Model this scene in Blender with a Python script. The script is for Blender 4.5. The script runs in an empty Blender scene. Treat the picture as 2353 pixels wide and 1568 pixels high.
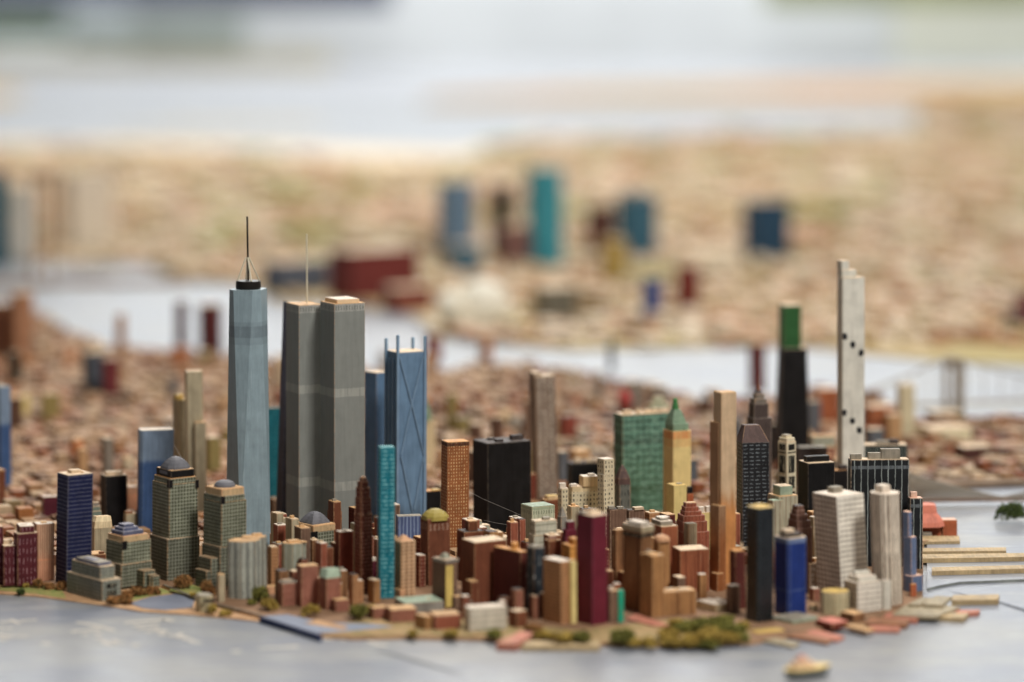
import bpy, math, random
from math import sin, cos, pi, radians, atan2, sqrt
random.seed(7)
sc = bpy.context.scene
COL = sc.collection

# ------------------------------------------------------------------ camera, world, lamps, exposure
LENS = 110.0
H = 0.806                                  # camera height above the model's water, metres
cam_d = bpy.data.cameras.new("camera"); cam = bpy.data.objects.new("camera", cam_d); COL.objects.link(cam)
cam.location = (0, 0, H); cam.rotation_euler = (radians(90), 0, 0)
cam_d.sensor_width = 36; cam_d.lens = LENS; cam_d.shift_y = -824 / 2353
cam_d.clip_start = 0.05; cam_d.clip_end = 200
cam_d.dof.use_dof = True; cam_d.dof.focus_distance = 4.33; cam_d.dof.aperture_fstop = 1.42
sc.camera = cam

w = bpy.data.worlds.new("World"); sc.world = w; w.use_nodes = True
bg = w.node_tree.nodes["Background"]; bg.inputs[0].default_value = (1.0, 0.97, 0.93, 1); bg.inputs[1].default_value = 0.135

def lamp(name, loc, tgt, size, power, col):
    d = bpy.data.lights.new(name, 'AREA'); d.shape = 'DISK'; d.size = size; d.energy = power; d.color = col
    o = bpy.data.objects.new(name, d); COL.objects.link(o); o.location = loc
    from mathutils import Vector
    o.rotation_euler = (Vector(tgt) - Vector(loc)).to_track_quat('-Z', 'Y').to_euler()
    return o
lamp("ceiling_lamp", (2.5, 0.9, 4.8), (0.1, 4.5, 0.1), 1.5, 335, (1.0, 0.96, 0.89))
lamp("ceiling_lamp_over_city", (0.8, 6.2, 4.5), (0.2, 5.4, 0.0), 2.0, 90, (1.0, 0.95, 0.88))
lamp("ceiling_lamp_far", (0.0, 13.0, 7.0), (0, 12.5, 0), 7.0, 900, (1.0, 0.95, 0.88))
lamp("added_bay_light", (0.0, 21.0, 6.5), (0, 20.5, 0), 7.0, 300, (1.0, 0.96, 0.90))  # added light over the bay, whitens the far water and wall
ww = lamp("added_wall_light", (1.0, 28.2, 8.4), (1.0, 30.5, 5.4), 2.0, 4300, (1.0, 0.96, 0.91)); ww.data.shape = "RECTANGLE"; ww.data.size = 16.0; ww.data.size_y = 1.5  # added light on the unseen upper wall, brightens its reflection in the water

sc.render.engine = 'CYCLES'
vs = sc.view_settings
vs.view_transform = 'Standard'; vs.look = 'None'; vs.exposure = 0.0; vs.gamma = 1.0; vs.use_curve_mapping = False

# ------------------------------------------------------------------ picture-to-place helpers (2353 px wide reading of the photo)
CX, YH = 1176.5, -40.0
F = LENS / 36 * 2353
ZB = 0.0045
def PX(px, D): return (px - CX) * D / F
def PZ(py, D): return H - (py - YH) * D / F
def DB(py, z=ZB): return F * (H - z) / (py - YH)
def ND(D): return F * H / (98 + 2588 / D - YH)      # depth from the first survey of the photo
def gp(px, py, z=0.0):
    D = DB(py, z); return (PX(px, D), D)

# ------------------------------------------------------------------ materials
def lin(c):
    return tuple(((v/255)/12.92 if v/255 <= 0.04045 else ((v/255+0.055)/1.055)**2.4) for v in c)
ALB = 1.0
def colr(c, k=None):
    k = ALB if k is None else k
    return tuple(min(0.82, v*k) for v in lin(c)) + (1.0,)

class NT:
    def __init__(s, m):
        s.t = m.node_tree; s.n = s.t.nodes; s.l = s.t.links; s.n.clear()
    def put(s, sock, v):
        if isinstance(v, bpy.types.NodeSocket): s.l.new(v, sock)
        else: sock.default_value = v
    def m(s, op, a, b=0.0, c=0.0, clamp=False):
        n = s.n.new('ShaderNodeMath'); n.operation = op; n.use_clamp = clamp
        s.put(n.inputs[0], a); s.put(n.inputs[1], b); s.put(n.inputs[2], c); return n.outputs[0]
    def vec(s, x, y, z=0.0):
        n = s.n.new('ShaderNodeCombineXYZ')
        for i, v in enumerate((x, y, z)): s.put(n.inputs[i], v)
        return n.outputs[0]
    def noise(s, v, scale=1.0, detail=2.0, rough=0.5):
        n = s.n.new('ShaderNodeTexNoise'); s.put(n.inputs['Vector'], v)
        n.inputs['Scale'].default_value = scale; n.inputs['Detail'].default_value = detail; n.inputs['Roughness'].default_value = rough
        return n.outputs['Fac']
    def mix(s, f, a, b):
        n = s.n.new('ShaderNodeMix'); n.data_type = 'RGBA'
        s.put(n.inputs[0], f); s.put(n.inputs[6], a); s.put(n.inputs[7], b); return n.outputs[2]
    def ss(s, v, a, b):                    # smooth ramp a->b to 0..1
        n = s.n.new('ShaderNodeMapRange'); n.interpolation_type = 'SMOOTHSTEP'
        s.put(n.inputs[0], v); s.put(n.inputs[1], a); s.put(n.inputs[2], b); return n.outputs[0]

MATS = {}
WOOD = (205, 165, 125)
def P(name, col, layers=(), wear=0.45, mott=0.22, grain=0.25, rough=0.6, wearcol=WOOD, spec=0.18, bump=0.3, k=None):
    """hand-painted wood: colour, brush grain, blotches, painted marks (mm), bare edges"""
    if name in MATS: return MATS[name]
    m = bpy.data.materials.new(name); m.use_nodes = True; t = NT(m)
    out = t.n.new('ShaderNodeOutputMaterial'); bs = t.n.new('ShaderNodeBsdfPrincipled'); t.l.new(bs.outputs[0], out.inputs[0])
    a = t.n.new('ShaderNodeUVMap'); a.uv_map = 'A'; b = t.n.new('ShaderNodeUVMap'); b.uv_map = 'B'
    sa = t.n.new('ShaderNodeSeparateXYZ'); t.l.new(a.outputs[0], sa.inputs[0])
    sb = t.n.new('ShaderNodeSeparateXYZ'); t.l.new(b.outputs[0], sb.inputs[0])
    u, v, u2, v2 = sa.outputs[0], sa.outputs[1], sb.outputs[0], sb.outputs[1]
    oi = t.n.new('ShaderNodeObjectInfo'); rnd = t.m('MULTIPLY', oi.outputs['Random'], 57.0)
    c = colr(col, k)
    g = t.noise(t.vec(t.m('MULTIPLY', u, 0.30), t.m('MULTIPLY', v, 0.02), rnd), 1.0, 3.0, 0.65)
    mo = t.noise(t.vec(u, v, rnd), 0.045, 3.0, 0.6)
    gain = t.m('ADD', t.m('MULTIPLY', t.m('SUBTRACT', g, 0.5), grain*3.0), t.m('MULTIPLY', t.m('SUBTRACT', mo, 0.5), mott*3.0))
    gain = t.m('ADD', gain, 1.0)
    cc = c
    wob = t.noise(t.vec(u, v, rnd), 0.09, 2.0)
    wob2 = t.noise(t.vec(u, v, t.m('ADD', rnd, 9.0)), 0.35, 2.0)
    for L in layers:
        kd = L[0]
        if kd in ('h', 'v'):
            _, sp, wd, lc, amt, wb = L
            co = v if kd == 'h' else u
            co = t.m('ADD', co, t.m('MULTIPLY', t.m('SUBTRACT', wob, 0.5), wb))
            co = t.m('ADD', co, t.m('MULTIPLY', t.m('SUBTRACT', wob2, 0.5), wb*0.4))
            d = t.m('ABSOLUTE', t.m('SUBTRACT', t.m('MODULO', t.m('ADD', co, 1000.0*sp), sp), sp/2))
            mk = t.ss(d, wd/2*1.5, wd/2*0.7)
            if kd == 'h': br = t.noise(t.vec(t.m('MULTIPLY', u, 0.12), t.m('MULTIPLY', v, 0.6), rnd), 1.0, 2.0)
            else: br = t.noise(t.vec(t.m('MULTIPLY', u, 0.6), t.m('MULTIPLY', v, 0.06), rnd), 1.0, 2.0)
            mk = t.m('MULTIPLY', mk, t.m('MULTIPLY', t.ss(br, 0.24, 0.48), amt))
            cc = t.mix(mk, cc, colr(lc, k))
        elif kd == 'dash':
            _, su, sv, fu, fv, lc, amt = L
            uu = t.m('ADD', u, t.m('MULTIPLY', t.m('SUBTRACT', wob, 0.5), su*0.7))
            vv = t.m('ADD', v, t.m('MULTIPLY', t.m('SUBTRACT', wob2, 0.5), sv*0.6))
            du = t.m('ABSOLUTE', t.m('SUBTRACT', t.m('MODULO', t.m('ADD', uu, 1000.0*su), su), su/2))
            dv = t.m('ABSOLUTE', t.m('SUBTRACT', t.m('MODULO', t.m('ADD', vv, 1000.0*sv), sv), sv/2))
            mk = t.m('MULTIPLY', t.ss(du, su*fu*0.62, su*fu*0.38), t.ss(dv, sv*fv*0.62, sv*fv*0.38))
            br = t.noise(t.vec(u, v, rnd), 0.22, 1.0)
            mk = t.m('MULTIPLY', mk, t.m('MULTIPLY', t.ss(br, 0.30, 0.55), amt))
            cc = t.mix(mk, cc, colr(lc, k))
        elif kd in ('band', 'tband'):
            _, z0, z1, lc, amt = L
            co = v if kd == 'band' else v2
            co = t.m('ADD', co, t.m('MULTIPLY', t.m('SUBTRACT', wob2, 0.5), 2.2))
            mk = t.m('MULTIPLY', t.ss(co, z0-0.5, z0+0.5), t.ss(co, z1+0.5, z1-0.5))
            mk = t.m('MULTIPLY', mk, t.m('MULTIPLY', t.ss(g, 0.1, 0.6), amt))
            cc = t.mix(mk, cc, colr(lc, k))
        elif kd == 'ticks':                # short vertical strokes in a band under the top edge
            _, t0, t1, su, lc, amt = L
            uu = t.m('ADD', u, t.m('MULTIPLY', t.m('SUBTRACT', wob2, 0.5), su*0.9))
            du = t.m('ABSOLUTE', t.m('SUBTRACT', t.m('MODULO', t.m('ADD', uu, 1000.0*su), su), su/2))
            mk = t.m('MULTIPLY', t.ss(du, su*0.30, su*0.14), t.m('MULTIPLY', t.ss(v2, t0-0.6, t0+0.6), t.ss(v2, t1+1.0, t1-1.0)))
            cc = t.mix(t.m('MULTIPLY', mk, amt), cc, colr(lc, k))
        elif kd == 'dip':                  # second colour blended in up to a height
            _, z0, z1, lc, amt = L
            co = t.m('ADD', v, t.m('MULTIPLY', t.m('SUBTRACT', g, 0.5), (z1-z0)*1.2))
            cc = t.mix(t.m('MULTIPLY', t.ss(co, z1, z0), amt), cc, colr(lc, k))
        elif kd == 'streak':
            _, su, sv, thr, lc, amt = L
            nn = t.noise(t.vec(t.m('MULTIPLY', u, su), t.m('MULTIPLY', v, sv), t.m('ADD', rnd, 3.0)), 1.0, 3.0, 0.6)
            cc = t.mix(t.m('MULTIPLY', t.ss(nn, thr, thr+0.07), amt), cc, colr(lc, k))
    n = t.n.new('ShaderNodeVectorMath'); n.operation = 'SCALE'; t.put(n.inputs[0], cc if isinstance(cc, bpy.types.NodeSocket) else cc[:3]); t.put(n.inputs[3], gain); cc = n.outputs[0]
    if wear:
        d = t.m('MINIMUM', t.m('MINIMUM', u, u2), v2)
        nz = t.noise(t.vec(u, v, t.m('ADD', rnd, 21.0)), 0.28, 3.0, 0.7)
        mk = t.ss(t.m('SUBTRACT', t.m('MULTIPLY', nz, 3.4), d), 1.0, 1.7)
        cc = t.mix(t.m('MULTIPLY', mk, wear), cc, colr(wearcol))
    t.put(bs.inputs['Base Color'], cc)
    t.put(bs.inputs['Roughness'], t.m('ADD', t.m('MULTIPLY', t.m('SUBTRACT', mo, 0.5), 0.25), rough))
    bs.inputs['Specular IOR Level'].default_value = spec
    if bump:
        bp = t.n.new('ShaderNodeBump'); bp.inputs['Strength'].default_value = bump; bp.inputs['Distance'].default_value = 0.0006
        t.put(bp.inputs['Height'], t.m('ADD', g, t.m('MULTIPLY', wob2, 0.6))); t.l.new(bp.outputs[0], bs.inputs['Normal'])
    MATS[name] = m; return m

def simple(name, col, rough=0.7, var=0.25, scale=40.0, col2=None, spec=0.25, k=None, stretch=(1, 1, 1)):
    """plain matter with blotchy colour, object coordinates"""
    if name in MATS: return MATS[name]
    m = bpy.data.materials.new(name); m.use_nodes = True; t = NT(m)
    out = t.n.new('ShaderNodeOutputMaterial'); bs = t.n.new('ShaderNodeBsdfPrincipled'); t.l.new(bs.outputs[0], out.inputs[0])
    tc = t.n.new('ShaderNodeTexCoord'); mp = t.n.new('ShaderNodeMapping'); mp.inputs['Scale'].default_value = stretch
    t.l.new(tc.outputs['Object'], mp.inputs[0])
    nz = t.noise(mp.outputs[0], scale, 4.0, 0.6)
    c = colr(col, k); c2 = colr(col2, k) if col2 else tuple(v*(1-var) for v in c[:3]) + (1,)
    t.put(bs.inputs['Base Color'], t.mix(t.ss(nz, 0.35, 0.65), c, c2))
    bs.inputs['Roughness'].default_value = rough; bs.inputs['Specular IOR Level'].default_value = spec
    MATS[name] = m; return m

# ------------------------------------------------------------------ mesh helpers
class MB:
    def __init__(s): s.v = []; s.f = []; s.a = []; s.b = []; s.mi = []
    def face(s, pts, ua, ub, mi=0):
        i = len(s.v); s.v += [tuple(p) for p in pts]; s.f.append(tuple(range(i, i+len(pts)))); s.a += ua; s.b += ub; s.mi.append(mi)
    def prism(s, p0, p1, z0, z1, cap=True, mi=0, vbase=None, bottom=False, mis=None):
        """p0/p1: matching ccw outlines at z0 and z1"""
        n = len(p0); vb = z0 if vbase is None else vbase
        for i in range(n):
            j = (i+1) % n
            A, B_, C_, D_ = p0[i], p0[j], p1[j], p1[i]
            wd = max(1e-6, math.dist(A, B_), math.dist(C_, D_))*1000; hh = (z1-z0)*1000; v0 = (z0-vb)*1000
            ofs = 0
            s.face([(A[0], A[1], z0), (B_[0], B_[1], z0), (C_[0], C_[1], z1), (D_[0], D_[1], z1)],
                   [(0, v0), (wd, v0), (wd, v0+hh), (0, v0+hh)], [(wd, hh), (0, hh), (0, 0), (wd, 0)], mis[i] if mis else mi)
        if cap:
            s.face([(p[0], p[1], z1) for p in p1], [(p[0]*1000, p[1]*1000) for p in p1], [(99, 99)]*n, mi)
        if bottom:
            s.face([(p[0], p[1], z0) for p in reversed(p0)], [(p[0]*1000, p[1]*1000) for p in reversed(p0)], [(99, 99)]*n, mi)
    def loft(s, rings, mi=0, cap=True, mis=None):
        """rings: list of (outline, z)"""
        for (p0, z0), (p1, z1) in zip(rings[:-1], rings[1:]): s.prism(p0, p1, z0, z1, False, mi, rings[0][1], mis=mis)
        if cap:
            p, z = rings[-1]; s.face([(q[0], q[1], z) for q in p], [(q[0]*1000, q[1]*1000) for q in p], [(99, 99)]*len(p), mi)
    def bar(s, A, B_, r, n=6, r2=None, mi=0):
        from mathutils import Vector
        A = Vector(A); B_ = Vector(B_); d = (B_-A).normalized(); up = Vector((0, 0, 1)) if abs(d.z) < 0.9 else Vector((1, 0, 0))
        x = d.cross(up).normalized(); y = d.cross(x).normalized(); r2 = r if r2 is None else r2; L = (B_-A).length*1000
        ra = [A + x*(r*cos(2*pi*i/n)) + y*(r*sin(2*pi*i/n)) for i in range(n)]
        rb = [B_ + x*(r2*cos(2*pi*i/n)) + y*(r2*sin(2*pi*i/n)) for i in range(n)]
        for i in range(n):
            j = (i+1) % n
            s.face([ra[j], ra[i], rb[i], rb[j]], [(i, 0), (i+1, 0), (i+1, L), (i, L)], [(99, 99)]*4, mi)
        s.face(list(rb)[::-1], [(0, 0)]*n, [(99, 99)]*n, mi); s.face(list(ra), [(0, 0)]*n, [(99, 99)]*n, mi)
    def build(s, name, mat, parent=None, origin=(0, 0, 0), lean=(0, 0), smooth=False, z0=0.0):
        me = bpy.data.meshes.new(name); ox, oy, oz = origin
        me.from_pydata([(x-ox+lean[0]*(z-z0), y-oy+lean[1]*(z-z0), z-oz) for x, y, z in s.v], [], s.f)
        for nm, src in (('A', s.a), ('B', s.b)):
            lay = me.uv_layers.new(name=nm)
            lay.data.foreach_set('uv', [q for p in src for q in p])
        for mm in (mat if isinstance(mat, (list, tuple)) else [mat]): me.materials.append(mm)
        if any(s.mi): me.polygons.foreach_set('material_index', s.mi)
        if smooth: me.polygons.foreach_set('use_smooth', [True]*len(s.f))
        o = bpy.data.objects.new(name, me); COL.objects.link(o); o.location = (0, 0, 0)
        if parent: o.parent = parent
        else: o.location = origin
        return o

USED = {}
def tag(o, label, cat=None, group=None, kind=None):
    if label: o['label'] = label
    if cat: o['category'] = cat
    if group: o['group'] = group
    if kind: o['kind'] = kind
    return o
def thing(name, loc, label, cat, group=None):
    o = bpy.data.objects.new(name, None); COL.objects.link(o); o.location = loc; o.empty_display_size = 0.01
    return tag(o, label, cat, group)

FOOT = []                                   # occupied ground: (x, y, radius)
def frame(c, D, l, r, th, asp=None):
    X0 = PX(c, D); xl = (l-CX)/F; xr = (r-CX)/F
    def ab(t):
        db = sin(t)+xl*cos(t); da = cos(t)-xr*sin(t)
        return max(1e-5, (xr*D-X0)/max(da, 0.02)), max(1e-5, (X0-xl*D)/max(db, 0.02))
    lo, hi = radians(4), radians(82)
    def solve(q):
        x, y = lo, hi
        for _ in range(40):
            mid = (x+y)/2; a, b = ab(mid)
            if b/a > q: x = mid
            else: y = mid
        return (x+y)/2
    if asp: th = min(solve(asp), radians(40))
    elif th is None:
        th = radians(24); a, b = ab(th)
        if b/a > 1.7: th = solve(1.7)
        elif b/a < 0.5: th = solve(0.5)
    a, b = ab(th); return X0, a, b, th
def outline(X0, D, a, b, th, ch=0.0):
    ex = (cos(th), sin(th)); ey = (-sin(th), cos(th))
    def q(i, j): return (X0+ex[0]*i+ey[0]*j, D+ex[1]*i+ey[1]*j)
    if ch <= 0: return [q(0, 0), q(a, 0), q(a, b), q(0, b)]
    k = min(ch, a*0.45, b*0.45)
    return [q(k, 0), q(a-k, 0), q(a, k), q(a, b-k), q(a-k, b), q(k, b), q(0, b-k), q(0, k)]
def centre(X0, D, a, b, th): return (X0+cos(th)*a/2-sin(th)*b/2, D+sin(th)*a/2+cos(th)*b/2)
def rect(cx, cy, a, b, th, ch=0.0):
    return outline(cx-cos(th)*a/2+sin(th)*b/2, cy-sin(th)*a/2-cos(th)*b/2, a, b, th, ch)
def ngon(cx, cy, rx, ry, n=20, th=0.0, ph=0.0):
    return [(cx+cos(th)*rx*cos(2*pi*i/n+ph)-sin(th)*ry*sin(2*pi*i/n+ph), cy+sin(th)*rx*cos(2*pi*i/n+ph)+cos(th)*ry*sin(2*pi*i/n+ph)) for i in range(n)]
def shrink(p, d):
    cx = sum(q[0] for q in p)/len(p); cy = sum(q[1] for q in p)/len(p)
    r = max(math.dist(q, (cx, cy)) for q in p); k = max(0.2, 1-d/r)
    return [(cx+(q[0]-cx)*k, cy+(q[1]-cy)*k) for q in p]

LR = random.Random(3)                        # each block stands a little crooked
class Bld:
    """a wooden model building read from the photo: tiers (left, front corner, right, top) in px"""
    def __init__(s, name, label, base, l, c, r, top, mat, roof='roof_wood', th=None, asp=None, D=None, cat='model building',
                 group=None, lean=(0, 0), ch=0.0007, part='body', taper=1.0, zb=ZB, roofh=0.0006):
        s.D = ND(D) if D else DB(base, zb); s.zb = zb; s.lean = lean if lean != (0, 0) or name == 'twin_tower' else (LR.uniform(-0.011, 0.011), LR.uniform(-0.006, 0.006))
        X0, a, b, s.th = frame(c, s.D, l, r, th, asp)
        s.X0, s.a, s.b = X0, a, b
        s.cx, s.cy = centre(X0, s.D, a, b, s.th)
        s.o = thing(name, (s.cx, s.cy, zb), label, cat, group); s.org = (s.cx, s.cy, zb)
        s.share = (c-l)/max(1e-6, r-l); s.depth = (a*sin(s.th)+b*cos(s.th))
        FOOT.append((s.cx, s.cy, max(a, b)*0.72))
        s.z = zb; s.ch = ch; s.mat = mat
        z1 = PZ(top, s.D); p1 = outline(X0, s.D, a, b, s.th, ch)
        p0 = p1 if taper == 1.0 else [(s.cx+(q[0]-s.cx)*taper, s.cy+(q[1]-s.cy)*taper) for q in p1]
        s.block(part, p0, p1, zb, z1, mat, roof, roofh)
    def put(s, mb, part, mat, smooth=False, parent=None, label=None):
        o = mb.build(part, mat, parent or s.o, s.org, s.lean, smooth, s.zb)
        if label: o['label'] = label
        return o
    def block(s, part, p0, p1, z0, z1, mat, roof=None, roofh=0.0006):
        mb = MB(); two = isinstance(mat, (list, tuple)) and len(p1) == 8
        mb.loft([(p0, z0), (p1, z1-0.0005), (shrink(p1, 0.0004), z1)], mis=[0, 0, 0, 0, 1, 1, 1, 1] if two else None); s.last = s.put(mb, part, mat)
        s.z = z1; s.p = p1
        if roof:
            r = MB(); q = shrink(p1, 0.0007); r.prism(q, q, z1, z1+roofh); s.put(r, 'roof', MATS[roof] if isinstance(roof, str) else roof, parent=s.last)
            s.z = z1+roofh
        return s.last
    def tier(s, l, r, top, mat=None, roof='roof_wood', c=None, part='upper_tier', dy=0.0, ch=None, taper=1.0):
        """set-back block on the last top, same rotation, centred on the building's depth (+dy m)"""
        c = l+(r-l)*s.share if c is None else c
        D = s.D
        for _ in range(4):
            X0, a, b, t = frame(c, D, l, r, s.th)
            b = min(b, s.b); cc = centre(X0, D, a, b, t); D += (s.cy+dy)-cc[1]
        z1 = PZ(top, D); ch = s.ch if ch is None else ch; p = outline(X0, D, a, b, s.th, ch)
        cc = centre(X0, D, a, b, t)
        p0 = p if taper == 1 else [(cc[0]+(q[0]-cc[0])*taper, cc[1]+(q[1]-cc[1])*taper) for q in p]
        z0 = s.z-0.0002
        return s.block(part, p0, p, z0, max(z1, z0+0.001), mat or s.mat, roof)
    def wing(s, l, c, r, top, mat=None, dD=0.0, roof='roof_wood', part='wing', asp=None, th=None):
        D = s.D+dD; X0, a, b, t = frame(c, D, l, r, th or (None if asp else s.th), asp); p = outline(X0, D, a, b, t, s.ch)
        z, pp = s.z, s.p; o = s.block(part, p, p, s.zb, PZ(top, D), mat or s.mat, roof); s.z, s.p = z, pp
        FOOT.append((*centre(X0, D, a, b, t), max(a, b)*0.7)); return o
    def box(s, l, r, top, v=0.5, mat='roof_wood', part='roof_box', dr=0.7, z=None):
        z = s.z if z is None else z
        D = s.D+v*s.depth; w = (r-l)*D/F; t = s.th; a = w/(cos(t)+dr*sin(t)); b = a*dr
        cx = PX((l+r)/2, D); p = rect(cx, D, a, b, t, 0.0004); z1 = max(PZ(top, D), z+0.0012)
        mb = MB(); mb.loft([(p, z-0.0003), (p, z1-0.0004), (shrink(p, 0.0004), z1)]); return s.put(mb, part, MATS[mat] if isinstance(mat, str) else mat)
    def loft(s, part, prof, mat, n=4, ch=0.0, smooth=False, px=None, dy=0.0):
        """prof: [(halfwidth px, y px)] lofted about the building axis (or px); n=4 keeps the block's rotation"""
        D = s.cy+dy; cx = s.cx if px is None else PX(px, D); rings = []
        for hw, y in prof:
            w = 2*hw*D/F
            if n == 4: a = w/(cos(s.th)+sin(s.th))*(1+ch*1.0); p = rect(cx, D, a, a, s.th, ch*a)
            else: p = ngon(cx, D, w/2, w/2, n)
            rings.append((p, PZ(y, D)))
        mb = MB(); mb.loft(rings); return s.put(mb, part, mat, smooth)
    def rod(s, part, px0, y0, px1, y1, r, mat, dy0=0.0, dy1=0.0, n=8, parent=None):
        D0 = s.cy+dy0; D1 = s.cy+dy1; mb = MB()
        mb.bar((PX(px0, D0), D0, PZ(y0, D0)), (PX(px1, D1), D1, PZ(y1, D1)), r, n); return s.put(mb, part, mat, parent=parent)

# ------------------------------------------------------------------ paints
P('roof_wood', (214, 190, 160), wear=0, mott=0.5, grain=0.15, layers=[('streak', 0.12, 0.12, 0.58, (160, 125, 95), 0.6)])
P('roof_tan', (205, 165, 120), wear=0, mott=0.5, grain=0.15)
P('roof_orange', (208, 150, 88), wear=0, mott=0.4, grain=0.15)
P('roof_gold', (210, 178, 105), wear=0, mott=0.35, grain=0.15, rough=0.45)
P('roof_white', (222, 208, 192), wear=0, mott=0.35, grain=0.12)
P('roof_grey', (150, 142, 128), wear=0, mott=0.5, grain=0.2)
P('roof_dark', (70, 62, 60), wear=0, mott=0.6, grain=0.2, layers=[('streak', 0.2, 0.2, 0.6, (150, 130, 115), 0.6)])
P('roof_green', (150, 165, 145), wear=0, mott=0.4)
P('black_paint', (26, 25, 26), wearcol=(120, 108, 96), wear=0.4, mott=0.5, grain=0.4, rough=0.5)
P('black_gloss', (24, 28, 32), wear=0.25, mott=0.6, grain=0.4, rough=0.28, spec=0.5, wearcol=(110, 125, 130))
P('navy', (28, 33, 66), [('h', 5.4, 0.9, (112, 114, 132), 0.6, 1.2), ('streak', 0.5, 0.03, 0.66, (75, 70, 115), 0.5)], wear=0.6, wearcol=(120, 115, 125))
P('maroon_streak', (84, 34, 40), [('dash', 5.2, 13.0, 0.26, 0.6, (165, 125, 130), 0.7), ('streak', 0.5, 0.06, 0.62, (60, 25, 35), 0.7)], wear=0.35)
P('maroon', (84, 34, 46), wear=0.35, mott=0.4)
P('plum', (104, 36, 50), wear=0.3, mott=0.25, grain=0.15, wearcol=(150, 95, 110))
P('peach_stripe', (205, 165, 135), [('v', 3.0, 1.0, (150, 92, 66), 0.75, 0.8), ('band', 27, 29, (225, 160, 120), 0.8), ('dip', 22, 45, (215, 140, 105), 0.4)], wear=0.3)
WG = [('h', 4.8, 1.2, (158, 160, 144), 0.85, 0.8), ('v', 4.6, 1.1, (158, 162, 142), 0.8, 0.8)]
P('wfc_grid', (88, 90, 74), WG, wear=0.5, mott=0.35)
P('wfc_grid_pale', (98, 102, 92), [('h', 4.6, 1.0, (165, 167, 158), 0.75, 1.6), ('v', 4.6, 1.2, (168, 170, 160), 0.85, 1.6), ('streak', 0.3, 0.3, 0.6, (62, 64, 60), 0.5)], wear=0.45)
P('wfc_lower', (84, 84, 72), [('h', 4.8, 1.1, (148, 150, 136), 0.7, 1.6), ('v', 4.8, 1.1, (144, 148, 132), 0.7, 1.6), ('streak', 0.35, 0.04, 0.62, (48, 46, 42), 0.5)], wear=0.5)
P('wfc_cap', (196, 168, 130), [('streak', 0.25, 0.1, 0.62, (130, 105, 80), 0.5)], wear=0.5, wearcol=(225, 160, 115))
P('slate_dome', (104, 104, 110), wear=0, mott=0.35, grain=0.2, rough=0.5, layers=[('streak', 0.35, 0.35, 0.63, (150, 148, 152), 0.5)])
P('slate_blue', (92, 98, 124), wear=0.5, mott=0.35, wearcol=(165, 160, 165))
P('stripe_grey', (124, 126, 120), [('v', 9.5, 4.4, (182, 184, 172), 0.75, 3.0), ('streak', 0.45, 0.02, 0.6, (95, 98, 98), 0.5)], wear=0.45, wearcol=(205, 180, 145))
P('grey_green', (150, 152, 136), [('v', 8.0, 2.6, (180, 184, 170), 0.5, 2.0), ('streak', 0.35, 0.03, 0.6, (115, 112, 98), 0.5)], wear=0.5)
P('wtc_steel', (142, 161, 170), [('streak', 0.9, 0.012, 0.62, (180, 196, 202), 0.4), ('band', 300, 316, (82, 92, 100), 0.4), ('band', 290, 322, (98, 110, 118), 0.3), ('band', 22, 23.5, (165, 175, 178), 0.6)], wear=0.25, mott=0.18, grain=0.16, rough=0.42, wearcol=(165, 178, 182))
P('twin_grey', (134, 137, 133), [('band', 214, 226, (166, 167, 160), 0.75), ('band', 81, 94, (168, 169, 162), 0.72), ('tband', -5, 10.5, (168, 168, 162), 0.75), ('ticks', 2.0, 8.2, 4.2, (92, 92, 90), 0.55)], wear=0.3, mott=0.10, grain=0.10, wearcol=(215, 170, 130))
P('twin_cap', (226, 198, 160), wear=0.5, mott=0.15, grain=0.1, wearcol=(225, 160, 115))
P('slate_tower', (92, 98, 118), wear=0.3, mott=0.3, grain=0.3, layers=[('dip', 60, 260, (62, 58, 62), 0.8)], wearcol=(150, 150, 160))  # darker colour towards the foot
P('teal', (28, 112, 128), [('dash', 11.0, 5.4, 0.7, 0.42, (130, 192, 198), 0.8), ('streak', 0.06, 0.3, 0.58, (14, 70, 86), 0.7)], wear=0.3, wearcol=(120, 180, 185), grain=0.15)
P('teal_dark', (22, 92, 104), [('dash', 9.0, 5.5, 0.6, 0.4, (80, 150, 155), 0.45), ('streak', 0.1, 0.3, 0.58, (10, 56, 66), 0.6)], wear=0.2)
P('sky_slab', (92, 120, 150), [('h', 3.4, 0.7, (118, 145, 172), 0.35, 0.6)], wear=0.3, grain=0.15)
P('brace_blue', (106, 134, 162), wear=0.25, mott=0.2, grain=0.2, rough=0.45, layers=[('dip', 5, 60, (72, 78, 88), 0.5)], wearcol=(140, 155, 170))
P('rod_blue', (124, 150, 176), wear=0, mott=0.2, grain=0.1, rough=0.4)
P('brick_dash', (116, 60, 46), [('v', 4.6, 1.5, (66, 32, 28), 0.85, 0.9), ('dash', 4.6, 4.8, 0.45, 0.4, (190, 146, 126), 0.75)], wear=0.4)
P('brick_red', (114, 56, 44), [('streak', 0.4, 0.03, 0.6, (78, 34, 30), 0.6)], wear=0.4, mott=0.4)
P('brown_plain', (116, 70, 50), [('streak', 0.4, 0.03, 0.58, (84, 48, 36), 0.6)], wear=0.45, mott=0.35)
P('brown_dome', (112, 68, 50), [('tband', 7, 15, (112, 68, 50), 0.0), ('ticks', 6, 15, 6.0, (182, 150, 130), 0.55), ('streak', 0.4, 0.03, 0.6, (78, 44, 34), 0.5)], wear=0.3, mott=0.35)
P('brown_hatch', (122, 72, 52), [('h', 4.2, 1.3, (84, 46, 34), 0.55, 1.8), ('v', 14, 3, (100, 58, 44), 0.4, 4)], wear=0.45)
P('maroon_hatch', (98, 50, 44), [('h', 4.0, 1.3, (66, 30, 30), 0.7, 1.4)], wear=0.35)
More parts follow.
